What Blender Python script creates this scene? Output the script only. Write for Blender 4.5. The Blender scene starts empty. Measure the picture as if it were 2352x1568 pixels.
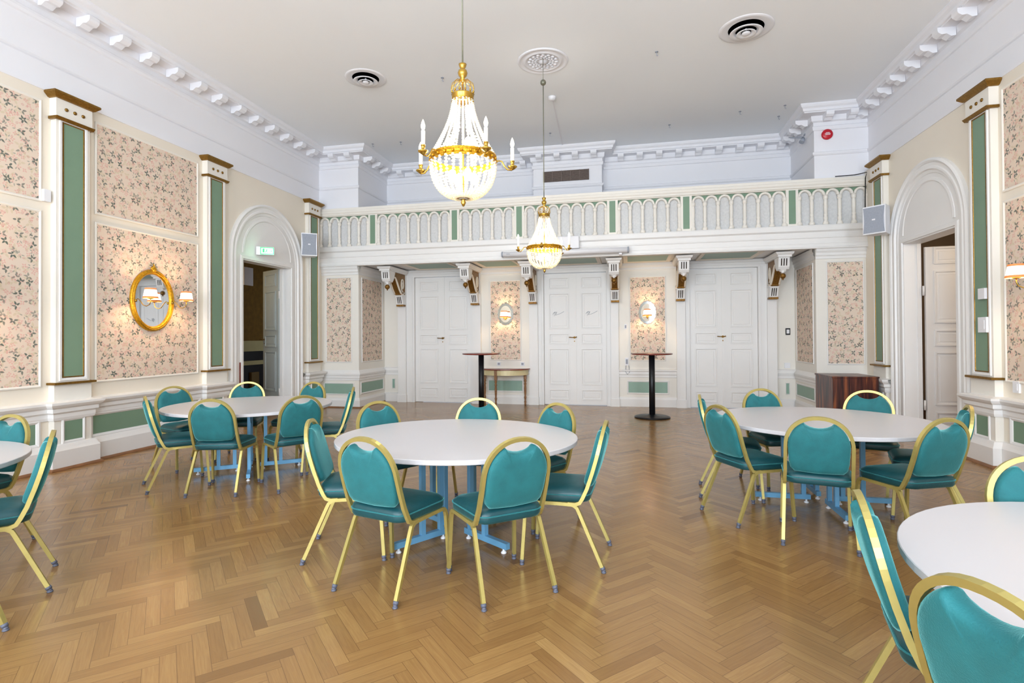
import bpy, bmesh, math, random
from mathutils import Vector, Matrix
random.seed(7)
PI = math.pi
C = bpy.context.scene.collection
sc = bpy.context.scene

# ------------------------------------------------------------------ materials
def lin(c):
    return tuple(((v/255)/12.92 if v/255 <= .04045 else ((v/255+.055)/1.055)**2.4) for v in c) + (1,)

def nodes(name):
    m = bpy.data.materials.new(name); m.use_nodes = True
    nt = m.node_tree
    return m, nt, nt.nodes['Principled BSDF']

def N(nt, t, **kw):
    n = nt.nodes.new(t)
    for k, v in kw.items(): setattr(n, k, v)
    return n

def M_(nt, op, a, b=None, c=None):
    n = N(nt, 'ShaderNodeMath', operation=op)
    for i, v in enumerate((a, b, c)):
        if v is None: continue
        if isinstance(v, (int, float)): n.inputs[i].default_value = v
        else: nt.links.new(v, n.inputs[i])
    return n.outputs[0]

def mix(nt, fac, a, b):
    n = N(nt, 'ShaderNodeMix', data_type='RGBA')
    for i, v in ((0, fac), (6, a), (7, b)):
        if isinstance(v, (int, float, tuple)): n.inputs[i].default_value = v
        else: nt.links.new(v, n.inputs[i])
    return n.outputs[2]

def uvnode(nt, sx=1, sy=1):
    u = N(nt, 'ShaderNodeUVMap')
    m = N(nt, 'ShaderNodeMapping'); m.inputs['Scale'].default_value = (sx, sy, 1)
    nt.links.new(u.outputs[0], m.inputs[0])
    return m.outputs[0]

def mat(name, col, rough=.5, metal=0, var=.04, vscale=6, bump=0, bscale=60, emit=0, ecol=None, trans=0, coat=0, sheen=0, spec=.5):
    m, nt, p = nodes(name)
    base = lin(col)
    if var:
        t = N(nt, 'ShaderNodeTexNoise'); t.inputs['Scale'].default_value = vscale; t.inputs['Detail'].default_value = 4
        g = N(nt, 'ShaderNodeNewGeometry'); nt.links.new(g.outputs['Position'], t.inputs['Vector'])
        lo = tuple(x*(1-var*2.2) for x in base[:3])+(1,); hi = tuple(min(1, x*(1+var)) for x in base[:3])+(1,)
        nt.links.new(mix(nt, t.outputs[0], lo, hi), p.inputs['Base Color'])
    else: p.inputs['Base Color'].default_value = base
    p.inputs['Roughness'].default_value = rough; p.inputs['Metallic'].default_value = metal
    p.inputs['Specular IOR Level'].default_value = spec
    if bump:
        t = N(nt, 'ShaderNodeTexNoise'); t.inputs['Scale'].default_value = bscale; t.inputs['Detail'].default_value = 5
        g = N(nt, 'ShaderNodeNewGeometry'); nt.links.new(g.outputs['Position'], t.inputs['Vector'])
        b = N(nt, 'ShaderNodeBump'); b.inputs['Strength'].default_value = bump; b.inputs['Distance'].default_value = .01
        nt.links.new(t.outputs[0], b.inputs['Height']); nt.links.new(b.outputs[0], p.inputs['Normal'])
    if emit:
        p.inputs['Emission Color'].default_value = lin(ecol or col); p.inputs['Emission Strength'].default_value = emit
    if trans: p.inputs['Transmission Weight'].default_value = trans
    if coat: p.inputs['Coat Weight'].default_value = coat
    if sheen:
        p.inputs['Sheen Weight'].default_value = sheen; p.inputs['Sheen Roughness'].default_value = .35
        p.inputs['Sheen Tint'].default_value = lin((150, 235, 235))
    return m

WHITE = mat('painted_white', (238, 236, 234), .45, var=.02, vscale=2)
CREAM = mat('cream_paint', (238, 229, 214), .5, var=.03, vscale=1.5)
IVORY = mat('ivory_paint', (238, 233, 224), .5, var=.02, vscale=1.5)
CEIL = mat('ceiling_paint', (247, 250, 255), .8, var=.02, vscale=.6)
PLASTER = mat('frieze_plaster', (238, 238, 243), .7, var=.02, vscale=1)
GREEN = mat('sage_green_paint', (122, 151, 127), .5, var=.05, vscale=3)
PALEGREEN = mat('pale_green_panel', (142, 172, 156), .45, var=.03)
GOLD = mat('gilding', (150, 112, 48), .38, .75, var=.25, vscale=40, bump=.3)
DULLGOLD = mat('bronze_gilding', (150, 106, 40), .42, .6, var=.5, vscale=55, bump=.7)
MIRGOLD = mat('bright_gilt_frame', (226, 170, 40), .3, .75, var=.3, vscale=45, bump=.6, bscale=90)
DARKGAP = mat('dark_recess', (52, 38, 26), .8, var=.1)
BLACK = mat('black_metal', (26, 27, 31), .38, .3, var=.1)
CLOTH = mat('net_cloth', (222, 222, 222), .9, var=.10, vscale=30, bump=.4, bscale=120)
BRASS = mat('brass', (200, 160, 72), .25, .9, var=.15, vscale=30)
FRAME = mat('chair_gold_tube', (190, 174, 104), .36, .55, var=.08, vscale=20)
GLIDE = mat('grey_rubber', (92, 96, 112), .5, var=.1)
VELVET = mat('teal_velvet', (26, 108, 113), .75, var=.16, vscale=14, bump=.25, bscale=220, sheen=.9)
VINYL = mat('teal_seat_vinyl', (16, 70, 76), .42, var=.12, vscale=12, bump=.12, bscale=40, sheen=.25)
TOP = mat('white_laminate', (208, 204, 206), .32, var=.015, vscale=2)
BLUE = mat('light_blue_steel', (112, 172, 212), .38, .25, var=.06)
PLASTIC = mat('white_plastic', (236, 236, 240), .4, var=.01)
GREYMESH = mat('grey_grille_cloth', (160, 166, 178), .7, var=.08, vscale=50)
MAROON = mat('red_brown_veneer', (128, 52, 40), .25, var=.2, vscale=20)
CONSOLEWOOD = mat('turned_walnut', (150, 104, 62), .35, var=.3, vscale=30)
APRON = mat('pale_gilt_paint', (226, 212, 166), .4, .1, var=.1)
RED = mat('red_plastic', (196, 18, 40), .35, var=.05)
BULB = mat('lit_bulb', (255, 250, 235), .3, var=0, emit=14, ecol=(255, 240, 205))
CANDLE = mat('candle_sleeve', (250, 246, 236), .5, var=0, emit=.25, ecol=(255, 236, 205))
SHADE = mat('lit_lampshade', (255, 244, 226), .8, var=0, emit=2.6, ecol=(255, 236, 206))
SHADETRIM = mat('peach_braid', (226, 142, 84), .8, var=.1, vscale=80, emit=.35, ecol=(255, 150, 80))
EXITM = mat('lit_exit_panel', (210, 255, 225), .4, var=0, emit=2.2, ecol=(190, 255, 215))
EXITG = mat('exit_green', (20, 170, 90), .4, var=0, emit=1.0, ecol=(30, 200, 100))
EXITB = mat('exit_case', (200, 235, 215), .4, var=0)
OLIVE = mat('olive_brown_wallcover', (126, 92, 20), .8, var=.22, vscale=9)
OLDCREAM = mat('aged_cream_panel', (196, 184, 130), .6, var=.05)
NEARBLACK = mat('near_black_paint', (16, 14, 14), .5, var=.1)
WARMWALL = mat('beige_wall', (196, 176, 150), .8)
QUARTER = mat('stained_quarter_round', (140, 96, 60), .4, var=.2, vscale=12)
MIRROR, nt, p = nodes('silvered_glass')
p.inputs['Base Color'].default_value = (.86, .89, .92, 1); p.inputs['Metallic'].default_value = 1; p.inputs['Roughness'].default_value = .02
BEVELGLASS, nt, p = nodes('cut_mirror_edge')
p.inputs['Base Color'].default_value = (.42, .46, .48, 1); p.inputs['Metallic'].default_value = 1; p.inputs['Roughness'].default_value = .06
# glass beads: clear-ish glass that passes the lamp light on
BEAD, nt, p = nodes('glass_bead')
p.inputs['Base Color'].default_value = lin((255, 253, 246)); p.inputs['Roughness'].default_value = .12
tr = N(nt, 'ShaderNodeBsdfTranslucent'); tr.inputs[0].default_value = lin((255, 248, 232))
ms = N(nt, 'ShaderNodeMixShader'); ms.inputs[0].default_value = .55
out = nt.nodes['Material Output']
nt.links.new(p.outputs[0], ms.inputs[1]); nt.links.new(tr.outputs[0], ms.inputs[2]); nt.links.new(ms.outputs[0], out.inputs[0])

def wallpaper():
    m, nt, p = nodes('floral_wallpaper')
    uv = uvnode(nt)
    def layer(cell, rnd, petals, size, off, inner=.13, width=.2, drop=0):
        mp = N(nt, 'ShaderNodeVectorMath', operation='ADD'); nt.links.new(uv, mp.inputs[0]); mp.inputs[1].default_value = off + (0,)
        v = N(nt, 'ShaderNodeTexVoronoi', voronoi_dimensions='2D'); v.inputs['Scale'].default_value = 1/cell; v.inputs['Randomness'].default_value = rnd
        nt.links.new(mp.outputs[0], v.inputs['Vector'])
        d = N(nt, 'ShaderNodeVectorMath', operation='SUBTRACT'); nt.links.new(mp.outputs[0], d.inputs[0]); nt.links.new(v.outputs['Position'], d.inputs[1])
        s = N(nt, 'ShaderNodeSeparateXYZ'); nt.links.new(d.outputs[0], s.inputs[0])
        cs = N(nt, 'ShaderNodeSeparateColor'); nt.links.new(v.outputs['Color'], cs.inputs[0])
        r = M_(nt, 'DIVIDE', M_(nt, 'SQRT', M_(nt, 'ADD', M_(nt, 'MULTIPLY', s.outputs[0], s.outputs[0]), M_(nt, 'MULTIPLY', s.outputs[1], s.outputs[1]))), size)
        th = M_(nt, 'ADD', M_(nt, 'ARCTAN2', s.outputs[1], s.outputs[0]), M_(nt, 'MULTIPLY', cs.outputs[0], 6.283))
        q = M_(nt, 'MULTIPLY', th, petals/6.28318)
        dl_ = M_(nt, 'MULTIPLY', M_(nt, 'SUBTRACT', M_(nt, 'FRACT', M_(nt, 'ADD', q, 100)), .5), 6.28318/petals)
        # jitter leaf length per petal
        idn = M_(nt, 'FLOOR', M_(nt, 'ADD', q, 100))
        jt = M_(nt, 'FRACT', M_(nt, 'MULTIPLY', M_(nt, 'ADD', idn, cs.outputs[1]), 7.31))
        R1 = M_(nt, 'MULTIPLY_ADD', jt, .35, .65)
        rn = M_(nt, 'DIVIDE', r, R1)
        t_ = M_(nt, 'DIVIDE', M_(nt, 'SUBTRACT', rn, inner), 1-inner)
        wd = M_(nt, 'MULTIPLY', M_(nt, 'SINE', M_(nt, 'MULTIPLY', M_(nt, 'POWER', M_(nt, 'MAXIMUM', t_, 0), .8), 3.14159)), width)
        off_ = M_(nt, 'MULTIPLY', M_(nt, 'ABSOLUTE', M_(nt, 'SINE', dl_)), r)
        a = M_(nt, 'LESS_THAN', off_, wd); b = M_(nt, 'GREATER_THAN', rn, inner); c = M_(nt, 'LESS_THAN', rn, 1)
        return M_(nt, 'MULTIPLY', M_(nt, 'MULTIPLY', a, M_(nt, 'GREATER_THAN', jt, drop)), M_(nt, 'MULTIPLY', b, c)), cs
    bg = lin((226, 208, 190))
    l0, c0_ = layer(.120, .9, 3, .060, (3.1, 1.7), inner=.08, width=.20)
    col = mix(nt, M_(nt, 'MULTIPLY', l0, .45), bg, lin((204, 190, 150)))
    l1, c1 = layer(.085, .95, 4, .034, (7.3, 9.1), inner=.2, width=.22)
    col = mix(nt, M_(nt, 'MULTIPLY', l1, .6), col, lin((222, 158, 148)))
    l2, c2 = layer(.105, .95, 6, .018, (1.3, 4.4), inner=.3, width=.2)
    col = mix(nt, M_(nt, 'MULTIPLY', l2, .6), col, lin((202, 130, 124)))
    l4, c4 = layer(.150, .8, 6, .052, (5.7, 2.2), inner=.3, width=.12, drop=.4)
    col = mix(nt, M_(nt, 'MULTIPLY', l4, .6), col, lin((122, 132, 118)))
    l3, c3 = layer(.132, .75, 5, .054, (0, 0), inner=.12, width=.19, drop=.3)
    col = mix(nt, M_(nt, 'MULTIPLY', l3, M_(nt, 'ADD', .55, M_(nt, 'MULTIPLY', c3.outputs[1], .4))), col, lin((84, 96, 88)))
    nt.links.new(col, p.inputs['Base Color']); p.inputs['Roughness'].default_value = .75
    return m
WALLPAPER = wallpaper()

def parquet():
    m, nt, p = nodes('oak_herringbone')
    at = N(nt, 'ShaderNodeAttribute', attribute_name='tone')
    uv = N(nt, 'ShaderNodeUVMap')
    mp = N(nt, 'ShaderNodeMapping'); mp.inputs['Scale'].default_value = (2.2, 38, 1); nt.links.new(uv.outputs[0], mp.inputs[0])
    off = N(nt, 'ShaderNodeCombineXYZ'); nt.links.new(M_(nt, 'MULTIPLY', at.outputs['Fac'], 91), off.inputs[0]); nt.links.new(M_(nt, 'MULTIPLY', at.outputs['Fac'], 37), off.inputs[1])
    nt.links.new(off.outputs[0], mp.inputs['Location'])
    g1 = N(nt, 'ShaderNodeTexNoise'); g1.inputs['Scale'].default_value = 2.2; g1.inputs['Detail'].default_value = 5; g1.inputs['Distortion'].default_value = 1.2; nt.links.new(mp.outputs[0], g1.inputs[0])
    geo = N(nt, 'ShaderNodeNewGeometry')
    g2 = N(nt, 'ShaderNodeTexNoise'); g2.inputs['Scale'].default_value = .9; g2.inputs['Detail'].default_value = 3; nt.links.new(geo.outputs['Position'], g2.inputs[0])
    ramp = N(nt, 'ShaderNodeValToRGB'); e = ramp.color_ramp.elements
    e[0].position = 0; e[0].color = lin((112, 80, 44)); e[1].position = 1; e[1].color = lin((196, 160, 104))
    k = ramp.color_ramp.elements.new(.14); k.color = lin((142, 106, 62))
    k = ramp.color_ramp.elements.new(.8); k.color = lin((174, 136, 84))
    nt.links.new(at.outputs['Fac'], ramp.inputs[0])
    gr = M_(nt, 'MULTIPLY_ADD', g1.outputs[0], 1.6, -.35)
    c = mix(nt, M_(nt, 'MULTIPLY', gr, .55), ramp.outputs[0], lin((112, 74, 40)))
    c = mix(nt, M_(nt, 'MULTIPLY', g2.outputs[0], .3), c, lin((160, 122, 78)))
    # joint lines: uv runs 0..len along and 0..wid across
    s = N(nt, 'ShaderNodeSeparateXYZ'); nt.links.new(uv.outputs[0], s.inputs[0])
    L, W = .39, .065
    ex = M_(nt, 'MINIMUM', s.outputs[0], M_(nt, 'SUBTRACT', L, s.outputs[0])); ey = M_(nt, 'MINIMUM', s.outputs[1], M_(nt, 'SUBTRACT', W, s.outputs[1]))
    ed = M_(nt, 'LESS_THAN', M_(nt, 'MINIMUM', ex, ey), .0011)
    c = mix(nt, M_(nt, 'MULTIPLY', ed, .6), c, lin((78, 50, 28)))
    nt.links.new(c, p.inputs['Base Color'])
    nt.links.new(M_(nt, 'MULTIPLY_ADD', g2.outputs[0], .16, .13), p.inputs['Roughness'])
    b = N(nt, 'ShaderNodeBump'); b.inputs['Strength'].default_value = .12; b.inputs['Distance'].default_value = .004
    nt.links.new(M_(nt, 'SUBTRACT', g1.outputs[0], ed), b.inputs['Height']); nt.links.new(b.outputs[0], p.inputs['Normal'])
    return m
PARQUET = parquet()

def streakwood():
    m, nt, p = nodes('rosewood_laminate')
    uv = uvnode(nt, 9, .7)
    t = N(nt, 'ShaderNodeTexNoise'); t.inputs['Scale'].default_value = 1.6; t.inputs['Detail'].default_value = 6; t.inputs['Distortion'].default_value = .6; nt.links.new(uv, t.inputs[0])
    r = N(nt, 'ShaderNodeValToRGB'); e = r.color_ramp.elements
    e[0].position = .36; e[0].color = lin((44, 26, 28)); e[1].position = .66; e[1].color = lin((150, 88, 54))
    k = e.new(.5); k.color = lin((88, 46, 38))
    nt.links.new(t.outputs[0], r.inputs[0]); nt.links.new(r.outputs[0], p.inputs['Base Color']); p.inputs['Roughness'].default_value = .3
    return m
ROSEWOOD = streakwood()

# ------------------------------------------------------------------ mesh builder
class MB:
    def __init__(s, M=None):
        s.bm = bmesh.new(); s.M = M; s.mi = 0; s.smooth = False
        s.bm.loops.layers.uv.new('UVMap')
    def v(s, *c): return s.bm.verts.new(c)
    def f(s, vs, smooth=None):
        try: f = s.bm.faces.new(vs)
        except ValueError: return
        f.material_index = s.mi; f.smooth = s.smooth if smooth is None else smooth
        return f
    def box(s, x0, x1, y0, y1, z0, z1):
        v = [s.v(x, y, z) for x in (x0, x1) for y in (y0, y1) for z in (z0, z1)]
        for q in ((0, 1, 3, 2), (4, 6, 7, 5), (0, 4, 5, 1), (2, 3, 7, 6), (0, 2, 6, 4), (1, 5, 7, 3)): s.f([v[i] for i in q])
        return s
    def bbox(s, x0, x1, y0, y1, z0, z1, b):   # chamfered box
        def ring(z, i):
            a = b
            xs = (x0+i, x1-i); ys = (y0+i, y1-i)
            return [s.v(*q, z) for q in ((xs[0]+a, ys[0]), (xs[1]-a, ys[0]), (xs[1], ys[0]+a), (xs[1], ys[1]-a), (xs[1]-a, ys[1]), (xs[0]+a, ys[1]), (xs[0], ys[1]-a), (xs[0], ys[0]+a))]
        rs = [ring(z0, b), ring(z0+b, 0), ring(z1-b, 0), ring(z1, b)]
        for A, B in zip(rs, rs[1:]):
            for i in range(8): s.f([A[i], A[(i+1) % 8], B[(i+1) % 8], B[i]])
        s.f(rs[0][::-1]); s.f(rs[-1]); return s
    def prism(s, pts, a, b, axis=0):      # pts in the plane of the two other axes
        def P(p, h): return {0: (h, p[0], p[1]), 1: (p[0], h, p[1]), 2: (p[0], p[1], h)}[axis]
        A = [s.v(*P(p, a)) for p in pts]; B = [s.v(*P(p, b)) for p in pts]; n = len(pts)
        s.f(A[::-1]); s.f(B)
        for i in range(n): s.f([A[i], A[(i+1) % n], B[(i+1) % n], B[i]])
        return s
    def tube(s, path, r, n=8, closed=False, cap=True, flat=False, twist=0):
        P = [Vector(p) for p in path]; m = len(P); rings = []; nrm = None
        for i, p in enumerate(P):
            if closed: t = (P[(i+1) % m]-P[i-1])
            else: t = P[min(i+1, m-1)]-P[max(i-1, 0)]
            t.normalize()
            if nrm is None:
                ref = Vector((1, 0, 0)) if abs(t.x) < .9 else Vector((0, 1, 0))
                nrm = (ref - t*ref.dot(t)).normalized()
            else: nrm = (nrm - t*nrm.dot(t)).normalized()
            bi = t.cross(nrm); rr = r[i] if isinstance(r, (list, tuple)) else r
            rings.append([s.v(*(p+(nrm*math.cos(2*PI*(k+.5)/n+twist)+bi*math.sin(2*PI*(k+.5)/n+twist))*rr)) for k in range(n)])
        pairs = list(zip(rings, rings[1:])) + ([(rings[-1], rings[0])] if closed else [])
        for A, B in pairs:
            for k in range(n): s.f([A[k], A[(k+1) % n], B[(k+1) % n], B[k]], smooth=not flat)
        if cap and not closed: s.f(rings[0][::-1], False); s.f(rings[-1], False)
        return s
    def lathe(s, prof, c=(0, 0, 0), n=20, sx=1, sy=1, smooth=True):
        rings = []
        for r, z in prof:
            rings.append([s.v(c[0]+r*sx*math.cos(2*PI*k/n), c[1]+r*sy*math.sin(2*PI*k/n), c[2]+z) for k in range(n)] if r > 1e-5 else [s.v(c[0], c[1], c[2]+z)])
        for A, B in zip(rings, rings[1:]):
            for k in range(n):
                k2 = (k+1) % n
                if len(A) == 1 and len(B) == 1: continue
                if len(A) == 1: s.f([A[0], B[k2], B[k]], smooth)
                elif len(B) == 1: s.f([A[k], A[k2], B[0]], smooth)
                else: s.f([A[k], A[k2], B[k2], B[k]], smooth)
        if len(rings[0]) > 1: s.f(rings[0][::-1], False)
        if len(rings[-1]) > 1: s.f(rings[-1], False)
        return s
    def ball(s, c, r, n=10, m=6, sz=1):
        return s.lathe([(r*math.sin(PI*i/m), -r*sz*math.cos(PI*i/m)) for i in range(m+1)], c, n)
    def sweep(s, path, prof, plane, closed=False, side=1, pclosed=False):
        # path: 2-D points; prof: (offset, height); plane(px, py, h) -> xyz
        m = len(path); rows = []
        for i in range(m):
            p = Vector(path[i])
            a = Vector(path[i-1]) if (i > 0 or closed) else None
            b = Vector(path[(i+1) % m]) if (i < m-1 or closed) else None
            d1 = (p-a).normalized() if a is not None else None; d2 = (b-p).normalized() if b is not None else None
            n1 = Vector((-d1.y, d1.x))*side if d1 else None; n2 = Vector((-d2.y, d2.x))*side if d2 else None
            if n1 is None: mt = n2
            elif n2 is None: mt = n1
            else:
                q = n1+n2; mt = q/max(.2, q.dot(n1)) if q.length > 1e-6 else n1
            rows.append([s.v(*plane(p.x+mt.x*o, p.y+mt.y*o, h)) for o, h in prof])
        k = len(prof)
        for A, B in list(zip(rows, rows[1:])) + ([(rows[-1], rows[0])] if closed else []):
            for j in range(k if pclosed else k-1): s.f([A[j], A[(j+1) % k], B[(j+1) % k], B[j]])
        return s
    def build(s, name, mats, parent=None, recalc=True, tri=False):
        bm = s.bm
        if recalc: bmesh.ops.recalc_face_normals(bm, faces=bm.faces)
        uvl = bm.loops.layers.uv.active
        bm.normal_update()
        for f in bm.faces:
            n = f.normal; ax = max(range(3), key=lambda i: abs(n[i]))
            for l in f.loops:
                c = l.vert.co
                l[uvl].uv = ((c.y, c.z), (c.x, c.z), (c.x, c.y))[ax]
        if s.M is not None:
            bm.transform(s.M)
            if s.M.determinant() < 0: bmesh.ops.reverse_faces(bm, faces=bm.faces)
        me = bpy.data.meshes.new(name); bm.to_mesh(me); bm.free()
        for m in (mats if isinstance(mats, (list, tuple)) else [mats]): me.materials.append(m)
        o = bpy.data.objects.new(name, me); C.objects.link(o)
        if parent is not None: o.parent = parent
        return o

def tag(o, label=None, cat=None, group=None, kind=None):
    if label: o['label'] = label
    if cat: o['category'] = cat
    if group: o['group'] = group
    if kind: o['kind'] = kind
    return o
def thing(name, label, cat, loc=(0, 0, 0), rz=0, group=None):
    o = bpy.data.objects.new(name, None); C.objects.link(o); o.empty_display_size = .1
    o.location = loc; o.rotation_euler = (0, 0, rz)
    return tag(o, label, cat, group)
def struct(o, label, cat='wall'): return tag(o, label, cat, kind='structure')
def dup(o, parent=None):
    c = o.copy(); C.objects.link(c)
    c.parent = parent
    for ch in list(o.children): dup(ch, c)
    return c
def arc(c, r, a0, a1, n):
    return [(c[0]+r*math.cos(math.radians(a0+(a1-a0)*i/n)), c[1]+r*math.sin(math.radians(a0+(a1-a0)*i/n))) for i in range(n+1)]

# ------------------------------------------------------------------ room frame
XL, XR, YF, YB, YR = -6.27, 3.95, 10.15, 11.35, -3.5
H = 5.35
# local wall frames (u, n, z): n points into the room
ML = Matrix(((0, 1, 0, XL), (1, 0, 0, 0), (0, 0, 1, 0), (0, 0, 0, 1)))
MR = Matrix(((0, -1, 0, XR), (1, 0, 0, 0), (0, 0, 1, 0), (0, 0, 0, 1)))
def MY(y): return Matrix(((1, 0, 0, 0), (0, -1, 0, y), (0, 0, 1, 0), (0, 0, 0, 1)))

# floor: every herringbone block is a quad of one floor mesh
def floor_mesh(x0, x1, y0, y1):
    L, W, n = .39, .065, 6
    bm = bmesh.new(); uvl = bm.loops.layers.uv.new('UVMap'); tl = bm.faces.layers.float.new('tone')
    R = Matrix.Rotation(math.radians(45), 2); O = Vector((-.126, 3.03)); clus = {}
    def plank(ax, ay, w, h, horiz):
        q = [Vector((ax, ay)), Vector((ax+w, ay)), Vector((ax+w, ay+h)), Vector((ax, ay+h))]
        q = [R @ (p*W) + O for p in q]; c = sum(q, Vector((0, 0)))/4
        if not (x0-.2 < c.x < x1+.2 and y0-.2 < c.y < y1+.2): return
        f = bm.faces.new([bm.verts.new((p.x, p.y, 0)) for p in q])
        uv = ((0, 0), (L, 0), (L, W), (0, W)) if horiz else ((0, W), (0, 0), (L, 0), (L, W))
        for l, t in zip(f.loops, uv): l[uvl].uv = t
        f[tl] = min(1, max(0, random.gauss(.47, .17)))
    K = 190
    for k in range(-K, K):
        for m in range(-22, 23):
            plank(k+2*n*m, k, n, 1, True)
            plank(k+n+2*n*m, k-n+1, 1, n, False)
    me = bpy.data.meshes.new('floor'); bm.to_mesh(me); bm.free(); me.materials.append(PARQUET)
    o = bpy.data.objects.new('floor', me); C.objects.link(o); return o
fl = floor_mesh(-6.4, 4.1, -3.5, 11.4)
struct(fl, 'varnished oak herringbone parquet floor of the hall', 'floor')
b = MB(); b.box(-11.5, -6.49, 4.5, 14.5, -.02, -.001); b.box(4.17, 8, 5.5, 12, -.02, -.001); b.box(-6.7, 4.35, -3.6, 11.9, -.1, -.004)
struct(b.build('floor', QUARTER), 'brown floor running on beyond the side doorways', 'floor')

b = MB(); b.box(-6.7, 4.4, -3.8, 11.9, H, H+.2)
ceiling = struct(b.build('ceiling', CEIL), 'plain white plaster ceiling of the hall', 'ceiling')

# ------------------------------------------------------------------ wall pieces
RAIL = [(0, .545), (.02, .55), (.028, .58), (.028, .62), (.05, .64), (.05, .68), (.075, .70), (.092, .725), (.092, .75), (0, .765)]
BASE = [(.0, .285), (.03, .28), (.045, .245), (.06, .215), (.06, .03), (.078, .028), (.085, .0), (.0, 0)]
def dado(M, path, parent):
    b = MB(M); pl = lambda u, n, h: (u, n, h)
    b.sweep(path, RAIL, pl); b.sweep(path, BASE[:5], pl)
    o = b.build('wainscot_moulding', WHITE, parent)
    b = MB(M); b.sweep(path, [(.055, .033), (.072, .03), (.084, .012), (.086, 0)], pl)
    b.build('quarter_round', QUARTER, parent)
def framed(M, u0, u1, z0, z1, n, parent, m, name, fw=.03, fm=None, fh=.014):
    # flat field plus a raised moulding around it; the moulding is drawn on the wall's own paint
    b = MB(M); b.box(u0, u1, n-.004, n+.004, z0, z1); o = b.build(name, m, parent)
    b = MB(M); b.sweep([(u0, z0), (u1, z0), (u1, z1), (u0, z1)], [(-fw, n), (-fw*.9, n+fh*.7), (-fw*.5, n+fh), (-.15*fw, n+fh*.55), (0, n+.003)], lambda u, z, h: (u, h, z), closed=True)
    b.build('panel_moulding', fm or WHITE, o)
    return o
def pilaster(M, u, parent, w=.38):
    b = MB(M); h = w/2
    b.box(u-h-.02, u+h+.02, 0, .08, 0, .955)              # pedestal
    b.box(u-h, u+h, 0, .075, .955, 4.16)
    b.box(u-h-.015, u+h+.015, 0, .095, 3.93, 4.15)        # capital block
    o = b.build('pilaster', IVORY, parent)
    b = MB(M)
    b.box(u-h-.045, u+h+.045, 0, .125, .945, .97)
    b.prism([(0, 3.90), (.10, 3.90), (.125, 3.93), (0, 3.93)], u-h-.03, u+h+.03)
    b.sweep([(u-h-.015, 0), (u-h-.015, .095), (u+h+.015, .095), (u+h+.015, 0)], [(0, 4.135), (.02, 4.14), (.06, 4.18), (.06, 4.20), (0, 4.205)], lambda a, c, z: (a, c, z))
    b.box(u-h-.07, u+h+.07, 0, .15, 4.195, 4.205)
    b.build('gilded_moulding', GOLD, o)
    b = MB(M)
    for d in (-.095, 0, .095):
        b.lathe([(0, 0), (.02, 0), (.02, .008), (.012, .014), (0, .016)], n=12)
        bmesh.ops.rotate(b.bm, verts=b.bm.verts[-42:] if False else [v for v in b.bm.verts if v.tag is False], cent=(0, 0, 0), matrix=Matrix.Rotation(-PI/2, 3, 'X'))
        vs = [v for v in b.bm.verts if v.tag is False]
        bmesh.ops.translate(b.bm, verts=vs, vec=(u+d, .095, 4.035))
        for v in vs: v.tag = True
    b.build('gilded_rosettes', GOLD, o)
    b = MB(M); b.box(u-.112, u+.112, .068, .078, 1.03, 3.88); g = b.build('green_panel', GREEN, o)
    b = MB(M); b.sweep([(u-.112, 1.03), (u+.112, 1.03), (u+.112, 3.88), (u-.112, 3.88)], [(-.012, .075), (-.01, .084), (.0, .084), (.003, .077)], lambda a, z, n: (a, n, z), closed=True)
    b.build('gold_bead', GOLD, g)
    b = MB(M)
    pth = lambda off: [(u-.112-off, 1.03-off), (u+.112+off, 1.03-off), (u+.112+off, 3.88+off), (u-.112-off, 3.88+off)]
    b.sweep(pth(0), [(-.045, .075), (-.043, .088), (-.02, .086), (-.013, .077)], lambda a, z, n: (a, n, z), closed=True)
    b.build('edge_moulding', WHITE, g)
    # pedestal's own little green panel
    framed(M, u-.10, u+.10, .315, .53, .082, o, GREEN, 'green_panel', fw=.035)
    return o
def pjogs(us, u0, u1, w=.42):
    p = [(u0, 0)]
    for u in us: p += [(u-w/2, 0), (u-w/2, .08), (u+w/2, .08), (u+w/2, 0)]
    return p + [(u1, 0)]

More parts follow.
